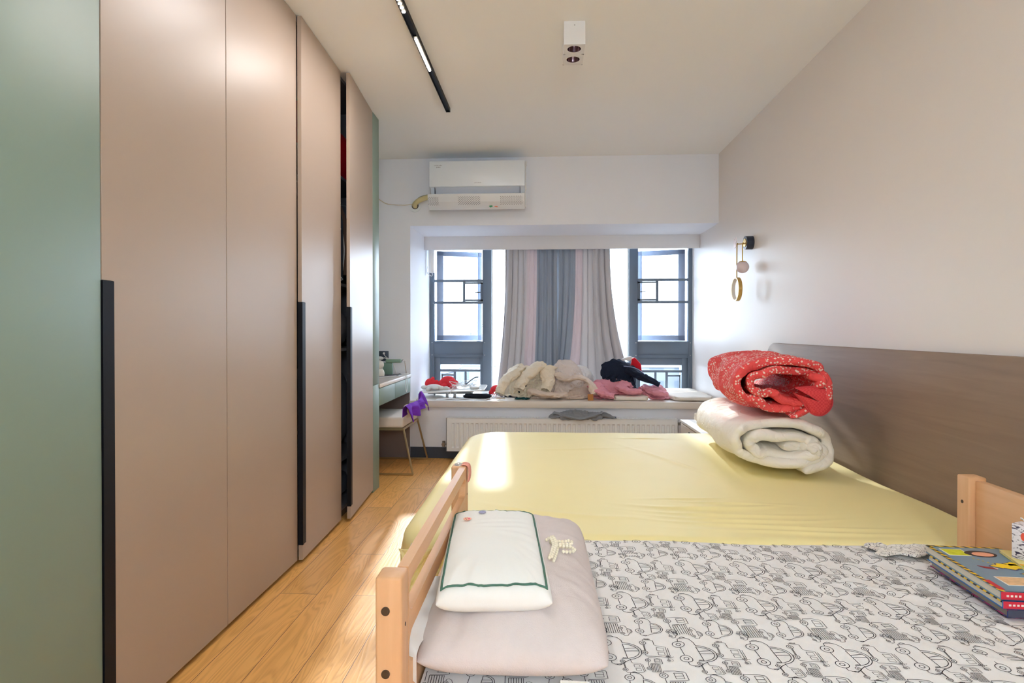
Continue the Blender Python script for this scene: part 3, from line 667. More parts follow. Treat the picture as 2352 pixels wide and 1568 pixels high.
# ================================================================== radiator
rd = thing('radiator', 'long low white panel radiator under the window seat', 'radiator', (.14, 5.16, .09))
m_rad = mat('radiator_white', (230, 237, 242), rough=.35)
x0, x1, z0, z1 = -.863, 1.141, .09, .382
N = 46; w = (x1-x0-.06)/N; xs = []; 
for k in range(N):
    a = x0+.03+k*w
    xs += [(a, 0), (a+w*.38, 0), (a+w*.52, .009), (a+w*.86, .009)]
xs += [(x1-.03, 0), (x1, 0)]; xs = [(x0, 0)]+xs
zs = [(z0, 0), (z0+.028, 0), (z0+.04, 1), (z1-.055, 1), (z1-.043, 0), (z1, 0)]
P = np.array([[(x, 5.10+dy*kz, z) for (z, kz) in zs] for (x, dy) in xs])
b = MB(); b.grid(P); b.box(x0, x0+.006, 5.1, 5.19, z0, z1, bev=.001); b.box(x1-.006, x1, 5.1, 5.19, z0, z1, bev=.001); b.box(x0, x1, 5.185, 5.19, z0, z1)
b.build('front_panel', m_rad, rd, angle=25)
b = MB(); b.box(x0, x1, 5.1, 5.108, z1-.002, z1+.003); b.box(x0, x1, 5.182, 5.19, z1-.002, z1+.003); b.box(x0, x1, 5.143, 5.147, z1-.002, z1+.002)
for k in range(150):
    x = x0+.015+k*(x1-x0-.03)/149; b.box(x-.0035, x+.0035, 5.108, 5.182, z1-.004, z1+.001)
b.build('top_grille', m_rad, rd, smooth=False)
b = MB(); b.cyl((x0, 5.15, .145), (x0-.03, 5.15, .145), .010, 12); b.cyl((x0-.03, 5.15, .12), (x0-.03, 5.15, .17), .014, 12); b.cyl((x0-.03, 5.15, .145), (x0-.03, 5.12, .145), .016, 12); b.build('valve', mat('nickel', (150, 148, 146), rough=.3, metal=.9), rd)
b = MB(); b.cyl((x1, 5.14, .345), (x1+.03, 5.14, .345), .010, 12); b.box(x1+.01, x1+.03, 5.125, 5.155, .33, .36, bev=.003); b.build('vent_plug', mat('nickel', (150, 148, 146)), rd)
for x in (-.6, .9):
    b = MB(); b.box(x-.02, x+.02, 5.19, YB, .12, .34); b.build('wall_bracket', m_rad, rd, smooth=False)
adopt(rd)

# ================================================================== lights on the ceiling
tr = thing('track_light', 'thin black ceiling track with lit LED bar and spot module', 'ceiling light', (-.67, 2, ZC))
b = MB(); b.box(-.686, -.682, -1.2, 4.055, 2.662, ZC); b.box(-.660, -.656, -1.2, 4.055, 2.662, ZC); b.box(-.682, -.660, -1.2, 4.055, 2.672, ZC); b.box(-.686, -.656, 4.053, 4.058, 2.66, ZC)
b.build('track', m_blk, tr, smooth=False)
def em(name, rgb, s): return mat(name, rgb, emit=rgb, estr=s)
m_led = em('warm_led', (255, 236, 205), 40)
for (y0, y1) in ((3.03, 3.41), (.35, .75)):  # the nearer bar is out of view, added for extra fill
    b = MB(); b.box(-.683, -.659, y0-.02, y1+.02, 2.664, 2.672); bd = b.build('led_module', m_blk, tr, smooth=False)
    b = MB(); b.box(-.677, -.665, y0, y1, 2.659, 2.665, bev=.002); b.build('diffuser', m_led, bd)
b = MB(); b.box(-.683, -.659, 2.40, 2.80, 2.662, 2.672); bd = b.build('spot_module', m_blk, tr, smooth=False)
b = MB()
for k in range(10): b.lathe([(0, 0), (.0085, 0), (.0085, .003), (0, .003)], (-.671, 2.455+k*.035, 2.659), 16)
b.build('diffuser', m_led, bd)
adopt(tr)
def lamp(name, loc, size, sy, watts, rgb=(250, 246, 248)):
    d = bpy.data.lights.new(name, 'AREA'); d.shape = 'RECTANGLE'; d.size = size; d.size_y = sy; d.energy = watts; d.color = lin(rgb)
    o = bpy.data.objects.new(name, d); C.objects.link(o); o.location = loc; return o
lamp('led_bar_light', (-.671, 3.22, 2.655), .012, .38, 3.5)
lamp('spot_module_light', (-.671, 2.6, 2.655), .012, .35, 4)
# unseen globe lamp added behind the camera to fill the room with light
cl = thing('fill_globe', 'unseen white globe added behind the camera as fill light', 'fill lamp', (.3, -1.2, ZC))
b = MB(); b.ball((.3, -1.2, 1.82), .15, 32, 20); b.build('globe', em('fill_opal', (255, 238, 216), 3), cl)
b = MB(); b.cyl((.3, -1.2, 1.96), (.3, -1.2, ZC-.02), .004, 8); b.lathe([(0, ZC-.02), (.05, ZC-.02), (.05, ZC), (0, ZC)], (.3, -1.2, 0), 32); b.build('cord', m_wh, cl); adopt(cl)
pl = bpy.data.lights.new('fill_globe_light', 'POINT'); pl.shadow_soft_size = .155; pl.energy = 800; pl.color = lin((234, 248, 255)); plo = bpy.data.objects.new('fill_globe_light', pl); C.objects.link(plo); plo.location = (.3, -1.2, 1.82)
sp = thing('surface_spotlight', 'white rectangular twin ceiling spotlight, both reflectors unlit', 'spotlight', (.147, 3.065, ZC))
b = MB(); cx, cy = .147, (3.0, 3.115); x0, x1, y0, y1, z0 = .094, .200, 2.95, 3.18, 2.572
# bottom face with two round mouths
def plate_hole(b, xa, xb, ya, yb, c, r, z, n=32):
    vs = []; 
    for k in range(n):
        a = 2*PI*k/n; ca, sa = math.cos(a), math.sin(a)
        t = min((xb-c[0])/ca if ca > 1e-6 else ((xa-c[0])/ca if ca < -1e-6 else 9e9), (yb-c[1])/sa if sa > 1e-6 else ((ya-c[1])/sa if sa < -1e-6 else 9e9))
        vs += [(c[0]+r*ca, c[1]+r*sa, z), (c[0]+t*ca, c[1]+t*sa, z)]
    b.add(vs, [(2*k, 2*k+1, (2*k+3) % (2*n), (2*k+2) % (2*n)) for k in range(n)])
plate_hole(b, x0, x1, y0, 3.0575, (cx, 3.0), .0345, z0); plate_hole(b, x0, x1, 3.0575, y1, (cx, 3.115), .0345, z0)
for (q0, q1) in (((x0, y0), (x1, y0)), ((x1, y0), (x1, y1)), ((x1, y1), (x0, y1)), ((x0, y1), (x0, y0))):
    b.add([(q0[0], q0[1], z0), (q1[0], q1[1], z0), (q1[0], q1[1], ZC), (q0[0], q0[1], ZC)], [(0, 1, 2, 3)])
b.build('housing', mat('spot_white', (228, 230, 232), rough=.4), sp, smooth=False)
m_chr = mat('dark_chrome', (150, 130, 135), rough=.08, metal=1)
for y in cy:
    b = MB(); b.lathe([(.0345, z0), (.034, z0+.004), (.028, z0+.02), (.02, z0+.04), (.010, z0+.05), (0, z0+.05)], (cx, y, 0), 32); rf = b.build('reflector', m_chr, sp)
    b = MB(); b.ball((cx, y, z0+.046), (.009, .009, .006), 12, 8); b.build('led', mat('led_off', (236, 226, 190), rough=.2), rf)
b = MB(); b.cyl((cx, y0-.0012, 2.668), (cx, y0+.002, 2.668), .0025, 12); b.build('screw', mat('nickel', (150, 148, 146)), sp)
adopt(sp)

# ------------------------------------------------------------------ wall lamp
wl_ = thing('wall_lamp', 'brass wall lamp with black mount, frosted globe and hanging ring', 'wall lamp', (XR, 4.40, 1.79))
b = MB(); b.cyl((XR, 4.40, 1.79), (1.463, 4.40, 1.79), .049, 40); b.build('mount', mat('navy_black', (40, 48, 66), rough=.35), wl_)
m_br = mat('brushed_brass', (206, 172, 98), rough=.3, metal=.8)
b = MB(); b.cyl((1.463, 4.40, 1.79), (1.459, 4.40, 1.79), .030, 32); b.tube([(1.462, 4.40, 1.783), (1.415, 4.42, 1.783)], .004, 8)
b.tube(spline([(1.452, 4.40, 1.79), (1.446, 4.40, 1.775), (1.446, 4.40, 1.65)]), .0042, 8)
b.tube(spline([(1.418, 4.42, 1.783), (1.412, 4.42, 1.765), (1.414, 4.43, 1.54)]), .0042, 8); b.build('arm', m_br, wl_)
b = MB(); b.ball((1.446, 4.40, 1.612), .045, 32, 20); b.build('globe', mat('frosted_pink_glass', (226, 212, 216), rough=.25), wl_)
b = MB(); b.lathe([(0, 1.6585), (.018, 1.6555), (.030, 1.648), (.0305, 1.6465), (.018, 1.6545), (0, 1.6575)], (1.446, 4.40, 0), 32); b.build('globe_cap', m_br, wl_)
b = MB(); b.lathe([(.080, -.014), (.088, -.014), (.088, .014), (.080, .014), (.080, -.014)], (1.414, 4.43, 1.452), 48, 'x'); o = b.build('ring', m_br, wl_, angle=30)
b = MB(); b.lathe([(.0782, -.0125), (.0798, -.0125), (.0798, .0125), (.0782, .0125), (.0782, -.0125)], (1.414, 4.43, 1.452), 48, 'x'); b.build('ring_diffuser', mat('opal_white', (232, 228, 220)), o, angle=30)
b = MB()
for s in (-1, 1):
    b.prism([(4.43, 1.80), (4.43+s*.035, 1.83), (4.43+s*.05, 1.80), (4.43+s*.03, 1.785), (4.43+s*.04, 1.76), (4.43+s*.015, 1.755)], 1.395+(s+1)*.004, 1.399+(s+1)*.004, 'x')
b.build('butterfly', mat('pearl_pink', (226, 208, 206), rough=.3), wl_, smooth=False)
adopt(wl_)

# ================================================================== curtains
def curtain(name, label, xt0, xt1, xb, cols, seed, npl, mirror=False):
    """xb(s,t): bottom mapping; cols: list of (s_end, material index)"""
    ns, nz = 170, 46; S, T = np.meshgrid(np.linspace(0, 1, ns), np.linspace(0, 1, nz), indexing='ij')
    xt = xt0+(xt1-xt0)*S; fl = T**2.4
    X = xt+(xb(S)-xt)*fl
    ph = 2*PI*npl*S+.9*np.sin(S*7+seed)+.5*T*np.sin(S*11)
    amp = (.024+.012*np.sin(S*5+seed))*(.75+.5*T)
    flat = np.ones_like(S)
    for (s0, s1, k) in cols['flat']: flat = np.where((S > s0) & (S < s1), k, flat)
    A = amp*flat*(np.sin(ph)+.35*np.sin(2.3*ph+1))
    Y = 5.935+A-.02*T+.012*fbm(S*6, T*3, 0, seed)
    X = X+.010*flat*np.cos(ph)*(.5+T)
    Z = 2.03-(2.03-.545)*T
    b = MB(); P = np.stack([X, Y, Z], -1); b.grid(P)
    mi = []
    for i in range(ns-1):
        s = (i+.5)/(ns-1); m = 0
        for (e, k) in cols['bands']:
            if s <= e: m = k; break
        mi += [m]*(nz-1)
    b.mi = mi
    r = thing(name, label, 'curtain', ((xt0+xt1)/2, 5.93, .55)); b.build('fabric', [m_cA, m_cB, m_cC], r, solid=.003, angle=180)
    h = MB(); h.box(min(xt0, xt1), max(xt0, xt1), 5.955, 5.975, 2.035, 2.05); h.build('header_rail', m_wh, r); adopt(r)
m_cA = cloth('greige_curtain', (196, 192, 192), trans=.3, bump=.2)
m_cB = cloth('pink_curtain', (200, 189, 190), trans=.3, bump=.2)
m_cC = cloth('grey_green_curtain', (158, 163, 170), trans=.28, bump=.2)
curtain('curtain', 'left grey curtain with pink stripe gathered beside the centre seam', -.405, .117, lambda s: -.50+s*.62,
        {'flat': [(.42, .62, .35), (.62, 1.01, .45)], 'bands': [(.43, 0), (.62, 1), (1, 2)]}, 3, 9)
curtain('curtain', 'right grey curtain with pink stripe swept out towards the right casement', .112, .645, lambda s: .10+s*.16+np.clip(s-.3, 0, 1)**1.1*.92,
        {'flat': [(-.01, .35, .4), (.35, .5, .5)], 'bands': [(.36, 2), (.5, 1), (1, 0)]}, 8, 9)
def sheer(label, pts, seed):
    ns, nz = 60, 30; S, T = np.meshgrid(np.linspace(0, 1, ns), np.linspace(0, 1, nz), indexing='ij')
    x0 = np.interp(T, [0, .5, .8, 1], pts[0]); x1 = np.interp(T, [0, .5, .8, 1], pts[1])
    P = np.stack([x0+(x1-x0)*S, 6.02+.014*np.sin(S*38+seed)+.01*fbm(S*4, T*2, 0, seed), 2.03-1.48*T], -1)
    b = MB(); b.grid(P); o = b.build('sheer_curtain', sheer_mat(), angle=180); tag(o, label, 'curtain')
sheer('white sheer curtain strip showing left of the grey curtains', ([-.44, -.455, -.49, -.55], [-.20, -.2, -.2, -.2]), 1)
sheer('white sheer curtain strip showing right of the grey curtains', ([.45, .45, .5, .55], [.70, .745, .80, .85]), 2)

# ================================================================== double bed
def bump_ridges(x, y, L):
    r = 0*x
    for (cx, cy, lx, wy, a, ang, cv) in L:
        c, s = math.cos(math.radians(ang)), math.sin(math.radians(ang)); u = (x-cx)*c+(y-cy)*s; v = -(x-cx)*s+(y-cy)*c-cv*u*u
        r = r+a*np.exp(-(v/wy)**2)*np.exp(-(u/lx)**2)
    return r
YR = [(.62, 2.20, .20, .016, .007, 2, .5), (.66, 2.12, .22, .012, .005, -3, .3), (.70, 2.06, .22, .011, .005, -2, .4), (.78, 2.00, .30, .012, .005, -4, .2),
      (.72, 2.27, .16, .010, .004, -6, 0), (.85, 1.95, .25, .012, .004, -2, .1), (.55, 2.33, .14, .012, .003, 3, 0), (.60, 3.60, .12, .014, .004, 0, .3), (.2, 3.25, .25, .02, .003, 10, .4),
      (.62, 3.0, .35, .018, .003, 115, 0), (.05, 2.1, .25, .02, .003, -12, .6)]
bed = thing('double_bed', 'double bed with brown wood headboard against the right wall', 'bed', (.5, 2.84, 0))
m_hb = wood_mat('walnut_veneer', (146, 124, 106), (126, 106, 90), axis=1, scale=.9, rough=.6, contrast=.8)
arc = [(3.90+.14*math.sin(a), 1.066-.14+.14*math.cos(a)) for a in np.linspace(0, PI/2, 12)]
b = MB(); b.prism([(1.0, 0.1), (1.0, 1.066)]+arc+[(4.04, .1)], 1.482, 1.512, 'x', bev=.003); b.build('headboard', m_hb, bed)
b = MB(); b.box(-.40, 1.48, 1.92, 3.76, .12, .26, bev=.01); b.box(-.38, -.33, 1.95, 2.0, 0, .12); b.box(-.38, -.33, 3.68, 3.73, 0, .12); b.box(1.4, 1.45, 1.95, 2.0, 0, .12); b.box(1.4, 1.45, 3.68, 3.73, 0, .12); b.build('base', mat('brown_base', (96, 78, 66), rough=.6), bed)
b = MB(); b.box(-.45, 1.475, 1.88, 3.80, .262, .478, bev=.04, seg=4); b.build('mattress', cloth('mattress_ticking', (226, 220, 206)), bed); adopt(bed)
def rounded(n, x0, x1, y0, y1, rr):
    """rounded rectangle contour, rr = radii at (x0,y0),(x1,y0),(x1,y1),(x0,y1)"""
    pts = []
    cs = [(x0, y0, 1, 1, PI, rr[0]), (x1, y0, -1, 1, 1.5*PI, rr[1]), (x1, y1, -1, -1, 0, rr[2]), (x0, y1, 1, -1, .5*PI, rr[3])]
    for (x, y, sx, sy, a0, r) in cs:
        for k in range(13):
            a = a0+k*PI/24; pts.append((x+sx*r+r*math.cos(a), y+sy*r+r*math.sin(a)))
    pts = np.array(pts+[pts[0]]); d = np.r_[0, np.cumsum(np.hypot(*np.diff(pts, axis=0).T))]
    t = np.linspace(0, d[-1], n, endpoint=False); xy = np.stack([np.interp(t, d, pts[:, 0]), np.interp(t, d, pts[:, 1])], -1)
    tg = np.roll(xy, -1, 0)-np.roll(xy, 1, 0); nr = np.stack([tg[:, 1], -tg[:, 0]], -1); nr /= np.linalg.norm(nr, axis=1)[:, None]
    return xy, nr, t
def draped_sheet(name, m, x0, x1, y0, y1, ztop, rr, ridges, drop, seed, rings=90, n=520, foldamp=.03, er=.05, low=.004):
    xy, nr, t = rounded(n, x0+er, x1-er, y0+er, y1-er, rr); cx, cy = (x0+x1)/2, (y0+y1)/2
    rows = []
    for k in range(rings):
        f = (k/(rings-1))**.75; q = np.array([cx, cy])+(xy-[cx, cy])*f
        z = ztop+1.7*bump_ridges(q[:, 0], q[:, 1], ridges)+low*fbm(q[:, 0]*2.2, q[:, 1]*2.2, 0, seed, 3)
        rows.append(np.c_[q, z])
    zb = rows[-1][:, 2]
    for a in np.linspace(0, PI/2, 8)[1:]:
        q = xy+nr*er*math.sin(a); rows.append(np.c_[q, zb-er*(1-math.cos(a))])
    for k in range(1, 22):
        s = k/21; dr = drop(xy) if callable(drop) else drop
        fo = foldamp*s*(fbm(t*4.5, s*1.5, 0, seed+5, 3)+.5*np.sin(t*23+2*s))
        near = np.exp(-((xy[:, 0]+.36)**2)/.02-((xy[:, 1]-1.9)**2)/.01); fo = fo*(1-.3*near)+near*s*(.035*np.sin(t*62+5*s+2*np.sin(t*17))-.02)
        q = xy+nr*(er+fo[:, None]); q[:, 0] = np.minimum(q[:, 0], 1.478)
        rows.append(np.c_[q, zb-er-s*dr])
    b = MB(); b.grid(np.array(rows), close_v=True)
    return b.build(name, m, angle=180)
m_yel = cloth('lemon_sheet', (241, 229, 168), rough=.6, spec=.45, bump=.12, var=.02)
def ydrop(xy): return .17+.03*np.sin(xy[:, 1]*6)-.11*(xy[:, 0] > 1.3)+.09*np.exp(-((xy[:, 0]+.44)**2+(xy[:, 1]-1.87)**2)/.006)
o = draped_sheet('fitted_sheet', m_yel, -.485, 1.478, 1.853, 3.835, .492, (.10, .04, .04, .18), YR, ydrop, 21, rings=150, n=800)
tag(o, 'plain yellow sheet stretched over the double bed', 'bed sheet')
# loose folds of the same sheet bunched at the near left corner
U, V = np.meshgrid(np.linspace(0, 1, 70), np.linspace(0, 1, 50), indexing='ij')
P = np.stack([-.462+.190*U+.018*np.sin(V*7+U*4)+.015*(V-.5)*np.sin(U*9), 1.848-.012-.035*np.sin(V*PI*.6)+.020*np.sin(U*15+V*5)*V**.5+.010*fbm(U*5, V*6, 0, 91), .462-V*(.25+.05*np.sin(U*7+1))], -1)
b = MB(); b.grid(crinkle(P, .016, 2.6, 93, 2.0, .9)); tag(b.build('sheet_corner', m_yel, solid=.003, sub=1, angle=180), 'crumpled yellow sheet corner hanging behind the wooden footboard', 'bed sheet')

# ================================================================== child's bed
kb = thing('child_bed', 'small solid beech bed with slotted footboard pushed against the double bed', 'bed', (.5, 1.4, 0))
m_bch = wood_mat('beech', (222, 176, 132), (208, 158, 112), axis=1, scale=1.4, rough=.45, contrast=.7)
m_bchz = wood_mat('beech_upright', (222, 176, 132), (206, 156, 110), axis=2, scale=1.4, rough=.45, contrast=.7)
for (y0, y1) in ((.952, 1.0), (1.74, 1.79)):
    b = MB(); b.box(-.280, -.235, y0, y1, 0, .742, bev=.005, seg=3); p = b.build('post', m_bchz, kb)
    ys = y0 if y0 < 1.2 else y0
    for z in (.687, .583):
        b = MB(); b.cyl((-.262, ys+.001, z), (-.262, ys-.0022, z), .0072, 24); b.cyl((-.262, ys-.002, z), (-.262, ys-.0030, z), .0052, 6); b.build('bolt', mat('dark_bolt', (92, 82, 74), rough=.35, metal=.8), p, angle=30)
    b = MB(); b.cyl((-.2356, ys+.024, .655), (-.2345, ys+.024, .655), .0035, 12); b.build('hole', mat('screw_hole', (70, 46, 30)), p)
# footboard: one board with two rounded slots, built as a ring mesh
def slotted(xa, xb, ya, yb, z0, z1, slots, r=.022):
    bm = bmesh.new(); loops = []
    def lp(pts): 
        v = [bm.verts.new((xa, p[0], p[1])) for p in pts]; return [bm.edges.new((v[i], v[(i+1) % len(v)])) for i in range(len(v))]
    E = lp([(ya, z0), (yb, z0), (yb, z1), (ya, z1)])
    for (a, c, d, e) in slots:
        pts = []
        for (y, z, sy, sz, a0) in ((a, d, 1, 1, PI), (c, d, -1, 1, 1.5*PI), (c, e, -1, -1, 0), (a, e, 1, -1, .5*PI)):
            q = min(r, (e-d)/2*.98)
            for k in range(7): t = a0+k*PI/12; pts.append((y+sy*q+q*math.cos(t), z+sz*q+q*math.sin(t)))
        E += lp(pts)
    bmesh.ops.triangle_fill(bm, edges=E, use_beauty=True)
    fs = bm.faces[:]; e = bmesh.ops.extrude_face_region(bm, geom=fs)
    bmesh.ops.translate(bm, vec=(xb-xa, 0, 0), verts=[g for g in e['geom'] if isinstance(g, bmesh.types.BMVert)])
    bmesh.ops.recalc_face_normals(bm, faces=bm.faces)
    b = MB(); b.bm(bm); return b
slotted(-.254, -.2352, 1.0, 1.74, .34, .742, [(1.004, 1.734, .657, .712), (1.004, 1.734, .566, .622)], r=.027).build('footboard', m_bch, kb, smooth=False)
for (y0, y1) in ((.952, 1.0), (1.74, 1.79)):
    b = MB(); b.box(1.205, 1.255, y0, y1, 0, .73, bev=.005, seg=3); p = b.build('post', m_bchz, kb)
    b = MB(); b.cyl((1.2042, y1-.024, .655), (1.2055, y1-.024, .655), .005, 16); b.build('hole', mat('screw_hole', (70, 46, 30)), p)
b = MB(); b.box(1.222, 1.246, 1.0, 1.74, .34, .722, bev=.003); b.build('headboard', m_bch, kb)
for (y0, y1) in ((1.765, 1.785), (.957, .977)):
    b = MB(); b.box(-.235, 1.205, y0, y1, .34, .44, bev=.003); b.build('side_rail', m_bch, kb)
b = MB(); b.box(-.228, 1.2, .985, 1.762, .36, .482, bev=.03, seg=3); b.build('mattress', cloth('mattress_ticking', (226, 220, 206)), kb); adopt(kb)

KR = [(.62, 1.36, .16, .02, .006, 20, .8), (.75, 1.42, .12, .014, .005, 60, 0), (.85, 1.52, .14, .012, .005, -30, .5), (.95, 1.56, .10, .012, .006, 40, 0), (.45, 1.72, .3, .02, .004, 3, .1),
      (.30, 1.28, .14, .016, .004, 80, 0), (.9, 1.2, .2, .02, .004, -20, .4), (1.05, 1.70, .12, .014, .006, -10, 0), (1.02, 1.30, .08, .016, .008, 115, 0)]
def kz(x, y): return .497+bump_ridges(x, y, KR)+.003*fbm(x*3.1, y*3.1, 0, 31, 3)
cs = thing('printed_sheet', 'white sheet printed with line-drawn cars covering the child\'s bed', 'bed sheet', (.5, 1.4, .5))
gx, gy = np.meshgrid(np.linspace(-.231, 1.204, 240), np.linspace(.985, 1.848, 160), indexing='ij')
def kedge(x, y):
    z = kz(x, y); d = np.maximum(np.maximum(1.008-y, 0), np.maximum(y-1.835, 0)); z = z-np.sqrt(np.maximum(0, 1e-9+d*d))*1.6
    return z
b = MB(); P = np.stack([gx, gy, kedge(gx, gy)], -1); b.grid(P)
# skirt
for (row, dy) in ((P[:, 0], -.006), (P[:, -1], .001)):
    q = np.stack([row, row+[0, dy, -.03], row+[0, dy, -.12]], 1); b.grid(q)
# a fold of the sheet pokes out through the lower slot of the footboard
uu, vv = np.meshgrid(np.linspace(0, 1, 30), np.linspace(0, 1, 14), indexing='ij')
b.grid(np.stack([-.228-.062*np.sin(vv*1.9)*np.sin(uu*PI)**.4, 1.03+uu*.33, .571+.036*np.sin(vv*2.6)*np.sin(uu*PI)**.4-.05*vv**2+.004*np.sin(uu*22)], -1))
b.build('fabric', cloth('white_cotton', (234, 234, 234), rough=.85, bump=.15), cs, angle=180)
# the print: line drawings of little cars laid on the cloth as ink
def circ(c, r, n=16): return [(c[0]+r*math.cos(2*PI*k/n), c[1]+r*math.sin(2*PI*k/n)) for k in range(n+1)]
def arc_(c, rx, ry, a0, a1, n=12): return [(c[0]+rx*math.cos(math.radians(a0+(a1-a0)*k/n)), c[1]+ry*math.sin(math.radians(a0+(a1-a0)*k/n))) for k in range(n+1)]
beetle = [circ((.24, .14), .115), circ((.24, .14), .045, 10), circ((.76, .14), .115), circ((.76, .14), .045, 10), [(.355, .14), (.645, .14)],
 [(.13, .16), (.03, .18), (.02, .30), (.06, .40), (.16, .46), (.27, .47)]+arc_((.55, .44), .30, .34, 172, 12)+[(.90, .42), (.98, .34), (.99, .2), (.95, .14), (.875, .14)],
 arc_((.55, .46), .245, .27, 180, 0)+[(.305, .46)], [(.55, .46), (.55, .73)], [(.47, .46), (.44, .70)], [(0, .22), (-.02, .28), (.02, .33)], [(1.0, .22), (1.02, .27), (.99, .32)]]
jeep = [circ((.22, .13), .10), circ((.22, .13), .04, 10), circ((.78, .13), .10), circ((.78, .13), .04, 10), [(.32, .14), (.68, .14)], [(.32, .17), (.68, .17)],
 [(.12, .14), (.02, .14), (.02, .40), (.06, .46), (.30, .47), (.36, .52), (.40, .80), (.95, .82), (.98, .76), (.98, .16), (.88, .14)],
 [(.46, .52), (.47, .73), (.64, .73), (.64, .52), (.46, .52)], [(.72, .54), (.72, .73), (.88, .73), (.88, .54), (.72, .54)]]+[[(-.06, .2+.04*k), (.02, .2+.04*k)] for k in range(5)]+[[(.45, .86), (.92, .88), (.92, .84)]]
lorry = [circ((.2, .12), .10), circ((.2, .12), .04, 10), circ((.78, .12), .10), circ((.78, .12), .04, 10), [(.3, .12), (.68, .12)],
 [(.1, .13), (.02, .16), (.02, .42), (.08, .64), (.13, .66), (.40, .66), (.42, .60), (.42, .2)], [(.10, .38), (.13, .58), (.34, .58), (.34, .38), (.10, .38)], [(.23, .38), (.23, .58)],
 [(.46, .2), (.46, .55), (.99, .55), (.99, .2), (.46, .2)]]+[[(.46, .2+.06*k), (.99, .2+.06*k)] for k in range(1, 6)]
coupe = [circ((.25, .12), .10), circ((.25, .12), .04, 10), circ((.77, .12), .10), circ((.77, .12), .04, 10), [(.35, .12), (.67, .12)],
 [(.15, .12), (.02, .14), (.0, .26), (.08, .36), (.28, .40)]+arc_((.55, .38), .25, .24, 170, 15)+[(.86, .40), (.98, .34), (1.0, .18), (.87, .12)], arc_((.55, .39), .19, .18, 180, 0)+[(.36, .39)], [(.55, .39), (.55, .57)]]
scoot = [circ((.2, .15), .14), circ((.2, .15), .06, 10), circ((.8, .15), .14), circ((.8, .15), .06, 10), [(.34, .15), (.5, .12), (.66, .15)], [(.2, .15), (.28, .55), (.2, .62)], [(.28, .4), (.45, .2), (.6, .45), (.85, .48), (.9, .32)]]
# one repeat of the pattern: (drawing, x, y, size, slant); drawing's length runs along -y, its height along +x
TX, TY = .150, .215
motif = [(beetle, .000, .112, .106, 4), (jeep, .086, .106, .066, -3), (coupe, .050, .160, .044, 4), (beetle, .090, .200, .078, -5), (lorry, .004, .205, .080, 3), (scoot, .132, .046, .024, 0),
         (coupe, .150, .150, .036, 8), (jeep, .036, .030, .050, 4), (lorry, .088, .036, .050, -3)]
vs = []; fs = []
SH = [(1, 1.0)]
for ti in range(-2, 11):
    for tj in range(-1, 6):
        for (dr, mx_, my_, sz, sl) in motif:
            ox = -.24+ti*TX+mx_+(.05*tj % TX); oy = .93+tj*TY+my_; ca, sa = math.cos(math.radians(sl)), math.sin(math.radians(sl))
            if ox > 1.22 or ox < -.30 or oy < .95 or oy > 1.95: continue
            for pl in dr:
                q = np.array([(ox+(v*ca+u*sa)*sz, oy-(u*ca-v*sa)*sz) for (u, v) in pl])
                ok = (q[:, 0] > -.228) & (q[:, 0] < 1.20) & (q[:, 1] > .99) & (q[:, 1] < 1.845)
                if not ok.all(): continue
                w = (.0004+.0034*sz)
                tg = np.gradient(q, axis=0); tg /= (np.linalg.norm(tg, axis=1)[:, None]+1e-9); nn = np.stack([-tg[:, 1], tg[:, 0]], -1)*w
                o0 = len(vs); z = kedge(q[:, 0], q[:, 1])+.0009
                for k in range(len(q)):
                    vs.append((q[k, 0]+nn[k, 0], q[k, 1]+nn[k, 1], z[k])); vs.append((q[k, 0]-nn[k, 0], q[k, 1]-nn[k, 1], z[k]))
                fs += [(o0+2*k, o0+2*k+1, o0+2*k+3, o0+2*k+2) for k in range(len(q)-1)]
b = MB(); b.add(vs, fs); b.build('car_print', mat('charcoal_ink', (48, 48, 54), rough=.9), cs, smooth=False)['kind'] = 'stuff'
adopt(cs)

# ------------------------------------------------------------------ pillows
def pillow(w, h, t, seed, n=70, pinch=.05, wr=.006, pw=.5, ridges=(), rc=.10, flatb=.35, dome=.22):
    U, V = np.meshgrid(np.sin(np.linspace(-PI/2, PI/2, n)), np.sin(np.linspace(-PI/2, PI/2, int(n*h/w))), indexing='ij')
    # corners rounded off, edges bow inwards a little between the corners
    X = U*w/2*(1-rc*np.abs(V)**6*np.abs(U)**2)*(1-pinch*(1-np.abs(V)**2.5)); Y = V*h/2*(1-rc*w/h*np.abs(U)**6*np.abs(V)**2)*(1-pinch*.6*(1-np.abs(U)**2.5))
    env = np.clip((1-np.abs(U)**5)*(1-np.abs(V)**6*1.0), 0, 1)**pw*(1-dome*np.abs(U)**2.2)*(1-dome*.8*np.abs(V)**3)
    n1 = fbm(X*11, Y*11, 0, seed, 3)
    rad = fbm(np.arctan2(V, U)*6, np.hypot(U, V)*1.2, 0, seed+3, 3)*np.clip(np.hypot(U, V)-.5, 0, 1)
    top = t*.62*env+wr*n1*env+.10*t*rad*env+bump_ridges(X, Y, ridges)*env
    bot = np.maximum(-t*.5*env, -t*flatb)
    b = MB(); b.grid(np.stack([X, Y, top], -1)); b.grid(np.stack([X, Y, bot], -1)[:, ::-1])
    return b, (X, Y, top)
def place(b, loc, rz=0, rx=0, ry=0):
    M = Matrix.Translation(loc) @ Matrix.Rotation(rz, 4, 'Z') @ Matrix.Rotation(rx, 4, 'X') @ Matrix.Rotation(ry, 4, 'Y')
    b.v = [tuple(M @ Vector(v)) for v in b.v]; return M
b, _ = pillow(.372, .765, .125, 4, n=84, pinch=.02, rc=.07, ridges=[(.05, -.31, .02, .03, .006, 90, 0), (.13, .1, .06, .012, .006, 15, 0), (.14, -.05, .06, .012, .006, -20, 0), (.13, -.2, .06, .012, .005, -35, 0)])
